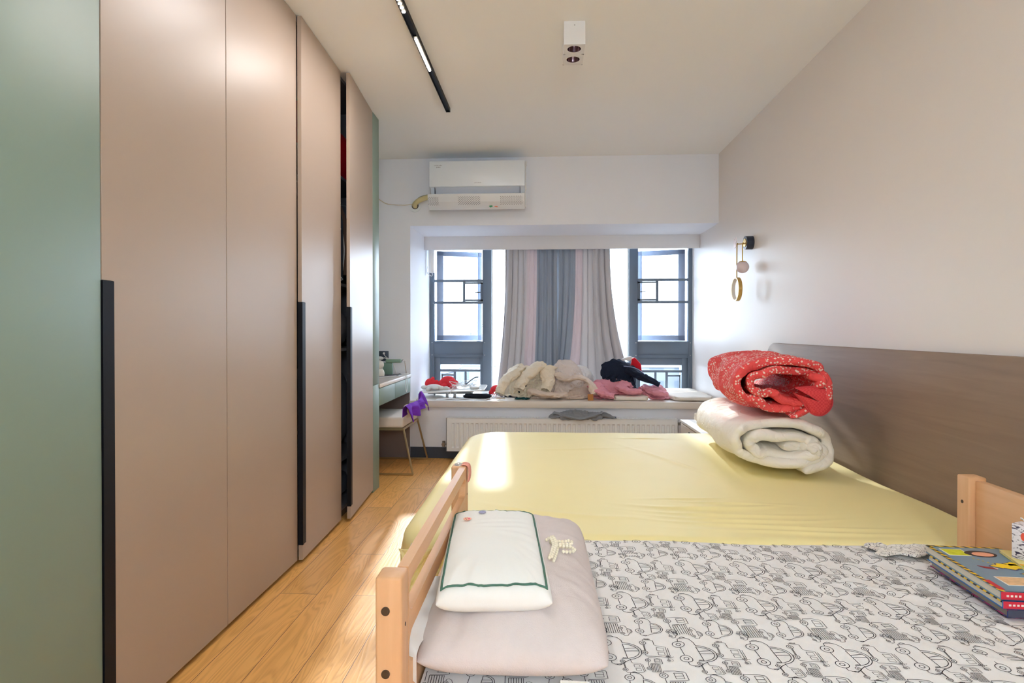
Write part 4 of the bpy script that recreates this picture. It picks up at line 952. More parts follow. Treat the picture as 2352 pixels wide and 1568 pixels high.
bp_ = thing('pillow', 'large pale pink linen pillow lying along the wooden footboard', 'pillow', (-.062, 1.42, .505))
place(b, (-.066, 1.425, .547), math.radians(1)); b.build('cover', wrinkled(cloth('blush_linen', (216, 207, 206), bump=.5, bscale=420, var=.05, vscale=40), 7, .004, (1, 1, 1), .5), bp_, fix=True, angle=180)
# seam piping on the near side
tg_ = MB(); 
b = MB(); b.box(.0, .052, -.028, 0, 0, .0012); M = place(b, (.028, 1.056, .520), math.radians(-2), math.radians(20)); lb_ = b.build('care_label', cloth('white_label', (236, 234, 228)), bp_, smooth=False); lb_['label'] = 'white sewn-in care label'
b = MB()
for k in range(11): b.box(.006+k*.0038, .0085+k*.0038+.0008*(k % 2), -.010, -.0075, .0012, .0016)
M = place(b, (.028, 1.056, .520), math.radians(-2), math.radians(20)); b.build('print', mat('grey_print', (150, 152, 158)), lb_, smooth=False)
adopt(bp_)
sm = thing('pillow', 'small white child\'s pillow with green border on top of the pink pillow', 'pillow', (-.10, 1.38, .60))
rz = math.radians(5); SL = (-.116, 1.338, .636)
m_wp = cloth('white_percale', (240, 243, 242), rough=.8, bump=.12)
b, (X, Y, T) = pillow(.228, .475, .074, 9, n=80, pinch=.03, wr=.001, rc=.03, dome=.05, pw=.42, ridges=[(0, .07, .08, .010, .0035, 3, .8), (.02, .04, .09, .009, .003, -2, 1), (0, .10, .06, .009, .003, 6, 0), (.06, .0, .06, .01, .003, -25, 0)])
rx = math.radians(1)
place(b, SL, rz, rx); b.build('cover', m_wp, sm, fix=True, angle=180)
from_T = lambda x, y: np.interp(0, [0], [0])
def topz(x, y):
    i = np.argmin((X-x)**2+(Y-y)**2); return T.flat[i]
b = MB(); cn = [(-.103, -.220), (.103, -.220), (.103, .222), (-.103, .222)]; pts = []
for k in range(4):
    a, c = np.array(cn[k]), np.array(cn[(k+1) % 4])
    for s in np.linspace(0, 1, 40, endpoint=False): q = a+(c-a)*s; pts.append((q[0], q[1], topz(*q)))
P = np.array(pts); cen = P[:, :2].mean(0); inn = P.copy(); 
sgn = np.array([(-1 if x < 0 else 1, -1 if y < 0 else 1) for x, y, z in pts])
inn[:, 0] = np.sign(P[:, 0])*np.maximum(np.abs(P[:, 0])-.0032, 0) if False else P[:, 0]*(.103-.0034)/.103; inn[:, 1] = (P[:, 1]-.001)*(.221-.0034)/.221+.001
z2 = np.array([topz(x, y) for x, y in inn[:, :2]]); A = np.c_[P[:, :2], P[:, 2]+.0022]; Bq = np.c_[inn[:, :2], z2+.0022]
b.grid(np.stack([A, Bq], 1), close_u=True); place(b, SL, rz, rx); o = b.build('border', mat('bottle_green_piping', (70, 112, 96), rough=.8), sm, solid=.0018); o['label'] = 'dark green stripe border'
adopt(sm)
Ms = Matrix.Translation(SL) @ Matrix.Rotation(rz, 4, 'Z') @ Matrix.Rotation(rx, 4, 'X')
def disc(name, x, y, r, m, label, cat, extra=None, dz=.0028):
    z = topz(x, y)+dz; b = MB(); b.cyl((x, y, z), (x, y, z+.001), r, 28); b.v = [tuple(Ms @ Vector(v)) for v in b.v]
    rt = thing(name, label, cat, tuple(Ms @ Vector((x, y, z)))); b.build('disc', m, rt, smooth=False)
    if extra:
        for (nm, dx, dy, rr, mm) in extra:
            e = MB(); e.cyl((x+dx, y+dy, z+.001), (x+dx, y+dy, z+.0016), rr, 12); e.v = [tuple(Ms @ Vector(v)) for v in e.v]; e.build(nm, mm, rt, smooth=False)
    adopt(rt)
m_bk = mat('dot_black', (40, 36, 36)); m_pk = mat('dot_pink', (226, 92, 122))
disc('sticker', -.066, .112, .010, mat('peach_sticker', (244, 178, 152)), 'round peach sticker with tiny face on the small white pillow', 'sticker',
     [('eye', -.005, .002, .0013, m_bk), ('eye', -.002, -.005, .0013, m_bk), ('eye', -.001, .003, .0009, m_bk), ('cheek', .004, .001, .003, m_pk), ('cheek', .004, -.004, .0015, m_pk)])
disc('sticker', -.030, .158, .0095, mat('holographic_foil', (196, 186, 208), rough=.12, metal=1), 'shiny silver foil sticker near the top of the small white pillow', 'sticker')
# pearl bead rabbit
b = MB(); M0 = Vector((.028, 1.40, .637))
def beads(pts, r=.0042):
    L = 0; last = None
    for p in spline(pts, 14):
        if last is None or (p-last).length > r*1.75: b.ball(p, r, 8, 6); last = p
ld = [(-.018, .04, .002), (-.008, .03, .010), (-.002, .0, .006), (-.006, -.03, 0), (-.012, -.055, -.006)]
beads([M0+Vector(p) for p in ld]); beads([M0+Vector(p)+Vector((.004, 0, -.009)) for p in ld]); beads([M0+Vector((p[0]-.006, p[1], p[2]-.003)) for p in ld])
beads([M0+Vector(p) for p in [(0, .012, .006), (.012, .016, .004), (.024, .020, .004), (.034, .024, .004), (.036, .012, .002), (.030, .004, .002), (.018, .004, .002), (.006, .002, .002)]])
beads([M0+Vector(p) for p in [(0, -.004, .002), (.010, -.006, 0), (.022, -.008, 0), (.036, -.012, 0), (.042, -.018, -.002), (.036, -.026, -.004), (.022, -.027, -.004), (.008, -.026, -.004)]])
beads([M0+Vector(p) for p in [(.008, -.012, .004), (.02, -.014, .004), (.034, -.016, .004)]])
tag(b.build('pearl_bead_rabbit', mat('pearl_cream', (242, 236, 216), rough=.22, spec=.7)), 'cream pearl bead rabbit trinket resting on the pink pillow', 'trinket')
# far post: clear suction hook and pink cloth loop
b = MB(); b.lathe([(0, .742), (.014, .742), (.011, .746), (.004, .749), (0, .750)], (-.260, 1.765, 0), 24)
tag(b.build('foil_sticker', mat('clear_gloss', (214, 218, 224), rough=.08, metal=.6)), 'small clear glossy dot on top of the far footboard post', 'sticker')
b = MB(); ys = np.linspace(1.745, 1.785, 7); prf = [(-.252, .7435), (-.240, .7465), (-.231, .744), (-.227, .735), (-.226, .715), (-.228, .700), (-.2305, .694)]
P = np.array([[(x+.003*math.sin(k*2.1+i), y+.002*math.sin(i*1.7), z+.002*math.sin(k*1.3+i*2)) for i, (x, z) in enumerate(prf)] for k, y in enumerate(ys)])
b.grid(P); tag(b.build('cloth_strip', cloth('salmon_ribbon', (236, 166, 150)), solid=.003, sub=1), 'salmon pink fabric strip hooked over the far footboard post', 'ribbon')

# ================================================================== rolled quilts
def roll(name, m, base, a, b_, length, ang, turns, pitch, seed, start=-1.9, tail=None, wr=.010, ns=60, nm=240, lean=.0, puff=.045, layer_var=.18, sgn=1, taper=0):
    """a thick quilt wound up: spiral cross-section, rounded open ends, axis along +y turned by ang; base = centre of the near end"""
    th = np.linspace(0, 2*PI*turns, nm)
    def centre(th, s):
        off = pitch*(th/(2*PI))+pitch*.5+layer_var*pitch*fbm(th*1.1, s*2.5, 0, seed, 2)*np.clip(th/3, 0, 1)
        A = np.maximum(a-off, .012); B = np.maximum(b_-off*.86, .006); t = start+sgn*th
        e = .82
        cx = A*np.sign(np.cos(t))*np.abs(np.cos(t))**e; cz = B*np.sign(np.sin(t))*np.abs(np.sin(t))**e
        return cx+.02*np.clip(th/(2*PI)-.6, 0, 2)*1.0, cz-.004*np.clip(th/(2*PI)-.6, 0, 2)
    S = np.linspace(0, 1, ns); u = S*length
    rows = []
    for s, uu in zip(S, u):
        x, z = centre(th, s); tx = np.gradient(x); tz = np.gradient(z); L = np.hypot(tx, tz)+1e-9; nx, nz = tz/L, -tx/L
        e0 = min(1, uu/puff); e1 = min(1, (length-uu)/puff); e = min(e0, e1); h = pitch*.5*.97*math.sqrt(max(0, 1-(1-e)**2))
        endf = np.sqrt(np.clip(1-(1-np.clip(th/.25, 0, 1))**2, 0, 1))*np.sqrt(np.clip(1-(1-np.clip((th[-1]-th)/.35, 0, 1))**2, 0, 1))
        hh = h*endf*(1+.16*fbm(th*2.2, s*3, 0, seed+9, 2))
        w = wr*fbm(th*2.0*(1+.25*np.sin(th)), s*9, 0, seed+2, 4)*np.clip(1-th/7, .35, 1)
        k = 1-taper*s
        # the end faces are not flush: each layer sticks out a little differently
        dy = (.035*fbm(th*.8, (s > .5)*5., 0, seed+4, 2)+.012*fbm(th*3.5, (s > .5)*5., 0, seed+7, 2))*(max(0, 1-uu/.16)+max(0, 1-(length-uu)/.16))
        o = np.stack([(x-nx*(hh+w))*k, uu+dy, (z-nz*(hh+w))*k], -1); i_ = np.stack([(x+nx*(hh-w))*k, uu+dy, (z+nz*(hh-w))*k], -1)
        rows.append(np.concatenate([o, i_[::-1]]))
    P = np.array(rows)
    P[..., 2] = np.maximum(P[..., 2], -b_+.004*np.sin(P[..., 1]*30))
    mb = MB(); mb.grid(P, close_v=True)
    n = P.shape[1]; half = n//2
    for r0 in (0, (ns-1)*n):
        mb.f += [(r0+j, r0+j+1, r0+n-2-j, r0+n-1-j) for j in range(half-1)]; mb.mi += [0]*(half-1)
    M = Matrix.Translation(base) @ Matrix.Rotation(ang, 4, 'Z'); mb.v = [tuple(M @ Vector(v)) for v in mb.v]
    return mb
m_cream = wrinkled(cloth('cream_duvet', (240, 236, 228), rough=.8, bump=.12, var=.02), 9, .010, (1, .8, 1), .8)
cd = thing('rolled_duvet', 'cream duvet rolled up on the yellow bed beneath the red quilt', 'duvet', (1.08, 2.95, .5))
mb = roll('duvet', m_cream, (1.052, 2.66, .632), .246, .128, .93, -.075, 2.5, .047, 12, start=-1.3, wr=.009, layer_var=.55, sgn=1, puff=.03)
mb.build('cover', m_cream, cd, fix=True, angle=180, sub=1); adopt(cd)
def floral():
    m = cloth('coral_floral_cotton', (228, 84, 82), rough=.75, bump=.15); n = m.node_tree.nodes; l = m.node_tree.links; bs = n['Principled BSDF']
    t = n.new('ShaderNodeTexCoord')
    v = n.new('ShaderNodeTexVoronoi'); v.inputs['Scale'].default_value = 78; l.new(t.outputs['Object'], v.inputs['Vector'])
    lt = n.new('ShaderNodeMath'); lt.operation = 'LESS_THAN'; lt.inputs[1].default_value = .36; l.new(v.outputs['Distance'], lt.inputs[0])
    nz = n.new('ShaderNodeTexNoise'); nz.inputs['Scale'].default_value = 11; l.new(t.outputs['Object'], nz.inputs['Vector'])
    gt = n.new('ShaderNodeMath'); gt.operation = 'GREATER_THAN'; gt.inputs[1].default_value = .42; l.new(nz.outputs['Fac'], gt.inputs[0])
    mu = n.new('ShaderNodeMath'); mu.operation = 'MULTIPLY'; l.new(lt.outputs[0], mu.inputs[0]); l.new(gt.outputs[0], mu.inputs[1])
    mx = n.new('ShaderNodeMix'); mx.data_type = 'RGBA'; l.new(mu.outputs[0], mx.inputs['Factor'])
    mx.inputs['A'].default_value = lin((230, 84, 84))+(1,); mx.inputs['B'].default_value = lin((240, 214, 204))+(1,)
    l.new(mx.outputs['Result'], bs.inputs['Base Color']); return m
m_flo = wrinkled(floral(), 13, .010, (1.4, .5, 1.4), 1.0)
rq = thing('rolled_quilt', 'red floral quilt rolled up on top of the cream duvet', 'quilt', (1.08, 2.95, .76))
m_red = cloth('red_lining', (206, 54, 60), rough=.75, bump=.2)
mb = roll('quilt', m_flo, (1.055, 2.67, .902), .222, .142, .86, -.10, 2.4, .038, 25, start=-1.5, wr=.013, layer_var=.7, puff=.02, taper=.04)
mb.build('cover', m_flo, rq, fix=True, angle=180, sub=1)
# lower flap of the quilt with checked lining and piped edge, hanging out of the open end
pts = spline([(1.10, .895), (1.17, .90), (1.24, .885), (1.262, .84), (1.25, .80), (1.215, .775), (1.17, .785), (1.135, .83), (1.10, .87)], 6)
def check_mat():
    m = cloth('checked_lining', (214, 70, 74), bump=.1); n = m.node_tree.nodes; l = m.node_tree.links; bs = n['Principled BSDF']
    t = n.new('ShaderNodeTexCoord'); c = n.new('ShaderNodeTexChecker'); c.inputs['Scale'].default_value = 130; l.new(t.outputs['Object'], c.inputs['Vector'])
    c.inputs['Color1'].default_value = lin((218, 76, 78))+(1,); c.inputs['Color2'].default_value = lin((206, 62, 68))+(1,); l.new(c.outputs[0], bs.inputs['Base Color']); return m
b = MB(); cx = sum(p[0] for p in pts)/len(pts); cz = sum(p[1] for p in pts)/len(pts)
rows = [[(cx+(p[0]-cx)*k, 2.655-dy+.02*(p[0]-1.1), cz+(p[1]-cz)*k) for p in pts] for (k, dy) in ((.02, .030), (.4, .029), (.75, .024), (.93, .014), (1.0, 0), (.97, -.02), (.9, -.05))]
b.grid(np.array(rows)); b.build('flap', check_mat(), rq, angle=180, sub=1)
b = MB(); b.tube([(p[0], 2.652+.02*(p[0]-1.1), p[1]) for p in pts], .0035, 6); b.build('piping', mat('piping_red', (196, 52, 62), rough=.7), rq)
adopt(rq)

# ------------------------------------------------------------------ nightstand beyond the bed
ns_ = thing('nightstand', 'pale beige nightstand between the double bed and the window seat', 'nightstand', (1.28, 4.36, 0))
m_ns = mat('pale_beige_laminate', (206, 194, 178), rough=.4)
b = MB(); b.box(1.075, 1.50, 4.05, 4.66, .06, .43, bev=.002); b.box(1.1, 1.48, 4.08, 4.63, 0, .06); b.build('body', m_ns, ns_)
b = MB(); b.box(1.06, 1.505, 4.04, 4.67, .43, .45, bev=.002); b.build('top', mat('white_laminate', (236, 234, 230), rough=.35), ns_)
b = MB(); b.box(1.06, 1.075, 4.055, 4.655, .22, .422, bev=.0015); dr = b.build('drawer', m_ns, ns_)
b = MB(); b.box(1.052, 1.062, 4.36, 4.385, .375, .40, bev=.001); b.build('handle', mat('black_plastic', (30, 32, 36)), dr); adopt(ns_)
lump('cream_cushion', (1.24, 4.42, .50), (.12, .16, .045), cloth('cream_canvas', (226, 214, 192)), 'cream fabric bundle on the nightstand behind the rolled duvet', 'cushion', 41, .08)

# ================================================================== clothes on the window seat
pile = Pile(-1.3, 1.6, 5.1, 6.2, .0); 
xx = pile.x0+np.arange(pile.H.shape[0])*pile.r; yy_ = pile.y0+np.arange(pile.H.shape[1])*pile.r
pile.H[:, yy_ > 5.19] = .524
# other things on the seat first: flat white pad and end cushion
def slab(name, x0, x1, y0, y1, z0, z1, rad, m, label, cat, seed, amp=.004, rz=0):
    n = 60; U, V = np.meshgrid(np.linspace(-1, 1, n), np.linspace(-1, 1, n), indexing='ij')
    U = np.sin(U*PI/2); V = np.sin(V*PI/2)
    sx, sy, h = (x1-x0)/2, (y1-y0)/2, z1-z0
    c = np.sqrt(1-.5*np.abs(U*V)**6*.6)
    env = np.clip((1-np.abs(U)**14)*(1-np.abs(V)**14), 0, 1)**.35
    X, Y = U*sx*c, V*sy*c
    ca, sa = math.cos(rz), math.sin(rz); XX = (x0+x1)/2+X*ca-Y*sa; YY = (y0+y1)/2+X*sa+Y*ca
    zt = z0+h*.5+h*.5*env*(1+amp/h*fbm(X*12, Y*12, 0, seed)); zb = z0+h*.5-h*.5*env
    b = MB(); b.grid(np.stack([XX, YY, zt], -1)); b.grid(np.stack([XX, YY, zb], -1)[:, ::-1]); o = b.build(name, m, fix=True, angle=180); tag(o, label, cat); return np.stack([XX, YY, zt], -1)
m_pad = cloth('ivory_cotton', (232, 226, 216), bump=.2)
pile.put(slab('seat_pad', .60, .93, 5.27, 5.62, .522, .562, .02, m_pad, 'flat ivory pad under the pink clothes on the window seat', 'pad', 3))
slab('seat_cushion', 1.13, 1.50, 5.24, 6.05, .522, .565, .02, m_pad, 'ivory seat cushion at the right end of the window seat', 'cushion', 5, .006)

pile_n = []
def garment(name, label, cat, m, P, group=None, solid=.005, put=True, sub=1, extra=None):
    """parts: the body of the cloth plus optional sleeves, hood, label"""
    r = thing(name, label, cat, tuple(P.reshape(-1, 3).mean(0)*np.array([1, 1, 0])+np.array([0, 0, P[..., 2].min()])), group)
    b = MB(); b.grid(crinkle(P, (.016 if 'navy' in name else .014), 3.6, len(pile_n), 2.6, .5+len(pile_n)*1.1)); pile_n.append(1); b.build('body', m, r, solid=solid, sub=sub, angle=180)
    if extra: extra(r)
    adopt(r)
    if put: pile.put(P); pile.smooth(1)
    return r
def sleeve(pts, rad, m, root, seed, name='sleeve', flat=.45, wr=.42, inner=None, n=28):
    """empty sleeve: wrinkled flattened tube with an open cuff at its last point"""
    c = spline(pts, 9); k = len(c); b = MB()
    rs = np.interp(np.linspace(0, 1, k), np.linspace(0, 1, len(rad)), rad)
    rows = []
    for i, p in enumerate(c):
        t = (c[min(i+1, k-1)]-c[max(i-1, 0)]).normalized(); up = Vector((0, 0, 1)); up = (up-t*up.dot(t)).normalized(); x = t.cross(up)
        an = np.linspace(0, 2*PI, n, endpoint=False); q_ = fbm(np.cos(an)*1.3+seed, np.sin(an)*1.3, i*.42+.8*np.cos(an+seed), seed, 3); w = 1+wr*(1.1*np.maximum(0, 1-np.abs(q_)*2)**1.4-.3)+.12*fbm(np.cos(an)+seed, np.sin(an), i*.15, seed+8, 2)
        rows.append([list(p+x*math.cos(a)*rs[i]*ww+up*math.sin(a)*rs[i]*flat*ww) for a, ww in zip(an, w)])
    for s in (.92, .8):
        last = np.array(rows[k-1]); cc = last.mean(0); rows.append((cc+(last-cc)*s-np.array(t)*(1-s)*.18).tolist())
    b.grid(np.array(rows), close_v=True); o = b.build(name, m, root, sub=1, angle=180); pile.put(np.array(rows)); return o
G = lambda x, y: pile(x, y)
BW = (-1.18, 1.5, 5.24, 5.88)
m_knit = wrinkled(cloth('cream_knit', (236, 226, 206), bump=.6, bscale=260, var=.03), 15, .010)
m_beige = wrinkled(cloth('oatmeal_fleece', (222, 206, 192), bump=.4, bscale=300, var=.03), 15, .010)
m_navy = wrinkled(cloth('navy_jersey', (34, 42, 60), bump=.3), 15, .010)
m_pink = wrinkled(cloth('rose_sweatshirt', (222, 152, 166), bump=.25, var=.02), 15, .010)
# dark and teal pieces at the bottom
P = drape(46, 40, .60, .36, lambda u, v: rot2(u, v, .50, .26, 6, -.10, 5.62, .60+.05*np.cos(u*6)), ell=[((-.15, 5.60, .55), (.16, .10, .10))], ground=G, seed=31, noise=.04, walls=BW, steps=60)
garment('navy_shirt', 'navy shirt crushed under the cream knit cardigan', 'shirt', m_navy, P, group=None)
P = drape(30, 24, .22, .14, lambda u, v: rot2(u, v, .19, .11, 10, -.20, 5.32, .62), ground=G, seed=32, noise=.05, walls=BW, steps=50)
garment('teal_sock', 'small dark teal cloth peeking out under the cream clothes', 'sock', cloth('dark_teal', (28, 74, 76)), P)
# oatmeal sweatshirt spread at the bottom middle
P = drape(74, 56, .86, .60, lambda u, v: rot2(u, v, .66, .42, -4, .17, 5.50, .86+.03*np.cos(u*4)), ell=[((.20, 5.62, .55), (.26, .15, .20)), ((-.02, 5.58, .55), (.12, .12, .14))], ground=G, seed=33, noise=.09, walls=BW, steps=100)
garment('sweatshirt', 'oatmeal sweatshirt slumped over the front of the clothes pile', 'sweatshirt', m_beige, P,
        extra=lambda r: (sleeve([(-.14, 5.34, .60), (-.02, 5.29, .575), (.10, 5.285, .565), (.2, 5.30, .575)], [.06, .055, .05, .045], m_beige, r, 51),))
P = drape(62, 54, .56, .50, lambda u, v: rot2(u, v, .40, .36, 20, .20, 5.58, 1.02), ell=[((.20, 5.66, .62), (.17, .12, .24)), ((.14, 5.60, .72), (.045, .05, .15))], ground=G, seed=34, noise=.09, walls=BW, steps=100)
garment('hooded_sweatshirt', 'pale hooded sweatshirt with pointed hood heaped in the middle of the pile', 'sweatshirt', wrinkled(cloth('pale_mushroom', (226, 216, 210), bump=.4, bscale=300), 15, .010), P,
        extra=lambda r: (sleeve([(.12, 5.48, .74), (.20, 5.40, .70), (.32, 5.36, .72), (.42, 5.34, .66), (.455, 5.30, .57)], [.055, .055, .05, .05, .05], m_beige, r, 52),))
P = drape(40, 34, .34, .30, lambda u, v: rot2(u, v, .27, .24, -15, .36, 5.72, 1.0), ell=[((.34, 5.74, .62), (.14, .09, .185))], ground=G, seed=35, noise=.06, walls=BW, steps=80)
garment('white_shirt', 'white shirt at the back of the pile against the right curtain', 'shirt', cloth('soft_white', (232, 232, 234)), P)
# cream knit cardigan on the left slope with two sleeves and a raised peak
P = drape(76, 70, .58, .56, lambda u, v: rot2(u, v, .44, .44, -22, -.20, 5.58, 1.08), ell=[((-.13, 5.66, .60), (.20, .12, .225)), ((-.005, 5.60, .66), (.040, .045, .275)), ((-.30, 5.64, .60), (.10, .12, .18))], ground=G, seed=36, noise=.07, walls=BW, steps=110)
def kn(r):
    sleeve([(-.22, 5.50, .80), (-.30, 5.42, .74), (-.38, 5.36, .66), (-.42, 5.32, .57)], [.06, .065, .055, .042], m_knit, r, 53, flat=.62)
    sleeve([(-.04, 5.50, .83), (-.12, 5.42, .77), (-.20, 5.36, .69), (-.24, 5.33, .61)], [.07, .075, .07, .062], m_knit, r, 54, flat=.55)
    sleeve([(.02, 5.48, .80), (.02, 5.42, .72), (.03, 5.38, .66), (.0, 5.33, .60)], [.07, .065, .055, .05], m_knit, r, 55, flat=.62)
garment('knit_cardigan', 'cream knit cardigan with hanging sleeves, tallest on the left of the pile', 'cardigan', m_knit, P, extra=kn)
b = MB(); b.box(-.026, .026, -.0015, .0015, -.028, .028, bev=.001); place(b, (.405, 5.255, .552), .2, -.15); tag(b.build('leather_tag', mat('tan_leather', (176, 118, 58), rough=.6)), 'tan leather tag sticking out below the oatmeal sweatshirt', 'tag')
# pink sweatshirts
P = drape(64, 50, .60, .46, lambda u, v: rot2(u, v, .44, .32, -8, .66, 5.50, .84), ell=[((.62, 5.58, .58), (.22, .15, .115))], ground=G, seed=37, noise=.08, walls=(.42, 1.5, 5.24, 5.88), steps=100)
garment('pink_sweatshirt', 'rose pink sweatshirt spilling over the ivory pad beside the cream pile', 'sweatshirt', m_pink, P,
        extra=lambda r: (sleeve([(.46, 5.42, .64), (.50, 5.34, .60), (.56, 5.29, .57), (.62, 5.275, .56)], [.075, .07, .06, .05], m_pink, r, 56), sleeve([(.74, 5.44, .66), (.70, 5.36, .63), (.76, 5.32, .60), (.86, 5.33, .60)], [.06, .06, .06, .055], m_pink, r, 57)))
P = drape(50, 44, .40, .36, lambda u, v: rot2(u, v, .28, .24, 30, 1.02, 5.46, .76), ell=[((1.0, 5.50, .56), (.12, .10, .09))], ground=G, seed=38, noise=.07, walls=(.8, 1.5, 5.24, 5.88), steps=90)
garment('pink_trousers', 'rose pink trousers bunched at the right end of the clothes pile', 'trousers', cloth('rose_trousers', (224, 160, 172), bump=.25), P,
        extra=lambda r: (sleeve([(.93, 5.50, .62), (.96, 5.40, .61), (1.02, 5.32, .585), (1.09, 5.32, .575)], [.06, .065, .06, .05], m_pink, r, 58, name='trouser_leg'),))
# navy jacket on top
P = drape(62, 50, .50, .40, lambda u, v: rot2(u, v, .36, .28, -12, .70, 5.62, 1.02), ell=[((.68, 5.66, .72), (.17, .11, .145)), ((.52, 5.64, .68), (.09, .09, .10))], ground=G, seed=39, noise=.06, walls=(.42, 1.5, 5.24, 5.88), steps=100)
def nv_(r):
    sleeve([(.78, 5.52, .78), (.86, 5.46, .74), (.94, 5.42, .70), (1.04, 5.39, .655)], [.07, .06, .05, .035], m_navy, r, 59, flat=.6)
    b = MB(); c = spline([(.72, 5.47, .80), (.80, 5.455, .79), (.86, 5.43, .765), (.90, 5.40, .73)], 8); b.tube([Vector(p)+Vector((0, -.035, .02)) for p in c], .003, 6); o = b.build('trim_cord', mat('pale_blue_piping', (150, 165, 205)), r); o['label'] = 'pale blue trim cord'
garment('navy_jacket', 'navy jacket lying on top of the pink clothes', 'jacket', m_navy, P, extra=nv_)
rb = thing('red_pouch', 'bright red pouch with white top edge behind the navy jacket', 'pouch', (.84, 5.6, .76))
zz = [(.80, .775), (.82, .89), (.845, .893), (.90, .83), (.905, .76), (.87, .74)]
b = MB(); b.prism(zz, 5.55, 5.62, 'y', bev=.012); b.build('body', cloth('bright_red', (206, 24, 44), rough=.6), rb)
b = MB(); b.prism([(.71, .875), (.80, .905), (.822, .898), (.80, .86)], 5.56, 5.61, 'y', bev=.006); b.build('lining', cloth('soft_white', (232, 232, 234)), rb); adopt(rb)
# grey garment and navy sock on the radiator
rg = Pile(-.2, .9, 4.95, 5.24, -.2); xa = rg.x0+np.arange(rg.H.shape[0])*rg.r; ya = rg.y0+np.arange(rg.H.shape[1])*rg.r
rg.H[:] = .389
U, V = np.meshgrid(np.linspace(0, 1, 110), np.linspace(0, 1, 44), indexing='ij')
ou = .5+.5*np.sin(U*PI*1.0)**.5; X = .04+.56*U+.02*fbm(V*4, U*2, 0, 71); Y = 5.085+(V-.0)*.125*ou+.012*fbm(U*6, 0*V, 0, 72)
env = np.clip(np.sin(U*PI), 0, 1)**.45*np.clip(np.sin(V*PI*.93+.2), 0, 1)**.5
rid = np.maximum(0, 1-np.abs(fbm(U*5+V*2.0, V*2.2-U*1.5, 0, 73, 3))*2)**1.5
Z = .389+env*(.030+.040*rid+.022*fbm(U*3.5, V*1.5, 0, 74, 2)); Z = np.where(V < .12, Z-(.12-V)*.22*(U > .15)*(U < .8), np.maximum(Z, .3895))
P = np.stack([X, Y, Z], -1)
r = thing('grey_shirt', 'grey cloth garment crumpled on top of the radiator', 'shirt', (.3, 5.15, .387)); b = MB(); b.grid(P); b.build('body', cloth('mid_grey_jersey', (132, 136, 142), bump=.3), r, solid=.004, sub=1, angle=180)
sv = MB(); pile_b = pile; sleeve([(.08, 5.14, .43), (.18, 5.10, .405), (.30, 5.085, .385), (.42, 5.10, .41), (.50, 5.12, .44)], [.03, .028, .026, .026, .024], cloth('mid_grey_jersey', (122, 126, 132)), r, 60); adopt(r)
P = drape(24, 20, .16, .09, lambda u, v: rot2(u, v, .13, .07, 8, .555, 5.13, .43), ground=lambda x, y: rg(x, y), seed=44, noise=.04, walls=(.3, .75, 5.095, 5.2), steps=50)
r = thing('blue_sock', 'small dark blue sock beside the grey garment on the radiator', 'sock', (.55, 5.13, .387)); b = MB(); b.grid(P); b.build('body', cloth('dark_blue_sock', (52, 66, 104)), r, solid=.004, sub=1, angle=180); adopt(r)

# ------------------------------------------------------------------ left end of the window seat
ft = thing('folding_table', 'white folding bed table with rounded corners standing low on window seat', 'table', (-.86, 5.52, .522))
b = MB(); n = 12; rr = .03; x0, x1, y0, y1 = -1.165, -.56, 5.36, 5.73
poly = []
for (x, y, sx, sy, a0) in ((x0, y0, 1, 1, PI), (x1, y0, -1, 1, 1.5*PI), (x1, y1, -1, -1, 0), (x0, y1, 1, -1, .5*PI)):
    for k in range(7): t = a0+k*PI/12; poly.append((x+sx*rr+rr*math.cos(t), y+sy*rr+rr*math.sin(t)))
b.prism(poly, -.006, .006, 'z', bev=.002); M = Matrix.Translation((-.86, 5.54, .592)) @ Matrix.Rotation(math.radians(-2.2), 4, 'Y') @ Matrix.Rotation(math.radians(2.5), 4, 'X') @ Matrix.Translation((.86, -5.54, 0))
b.v = [tuple(M @ Vector(v)) for v in b.v]; b.build('tabletop', mat('glossy_white', (236, 238, 236), rough=.18, spec=.6), ft)
b = MB(); b.box(-1.09, -.68, 5.42, 5.66, .556, .572, bev=.004); b.build('storage_tray', mat('silver_grey', (150, 156, 160), rough=.4), ft)
for x in (-.91, -.84):
    b = MB(); b.box(x-.008, x+.016, 5.40, 5.43, .523, .578, bev=.002); b.build('leg', mat('zinc', (170, 176, 180), rough=.35, metal=.6), ft)
for x in (-1.06, -.70):
    b = MB(); b.box(x-.008, x+.008, 5.60, 5.63, .523, .565, bev=.002); b.build('leg', mat('zinc', (170, 176, 180)), ft)
adopt(ft)
def plush(name, parts, m, label, extra=()):
    r = thing(name, label, 'soft toy', tuple(parts[0][0])); b = MB()
    for (c, rad, rz_) in parts: b.ball(c, rad, 24, 16, Matrix.Rotation(math.radians(rz_), 4, 'Y'))
    o = b.build('body', m, r, angle=180); k = o.modifiers.new('r', 'REMESH'); k.mode = 'VOXEL'; k.voxel_size = .004; k.use_smooth_shade = True
    k = o.modifiers.new('sm', 'SMOOTH'); k.iterations = 6; k.factor = .5
    adopt(r); return r
m_rp = cloth('red_plush', (222, 58, 66), bump=.9, bscale=350)
plush('red_soft_toy', [((-.93, 5.60, .655), (.075, .055, .055), 0), ((-.885, 5.55, .640), (.045, .04, .045), 30), ((-.99, 5.60, .640), (.04, .035, .03), 0), ((-.86, 5.60, .635), (.035, .03, .035), -20), ((-.955, 5.55, .625), (.03, .03, .02), 0)], m_rp, 'larger red plush toy lying curled on the white folding table')
plush('red_soft_toy', [((-1.10, 5.60, .650), (.05, .04, .035), 0), ((-1.075, 5.59, .685), (.018, .02, .018), 0), ((-1.13, 5.59, .635), (.022, .03, .035), 0), ((-1.04, 5.60, .645), (.02, .02, .028), 0)], m_rp, 'smaller red plush toy at the left end of the folding table')
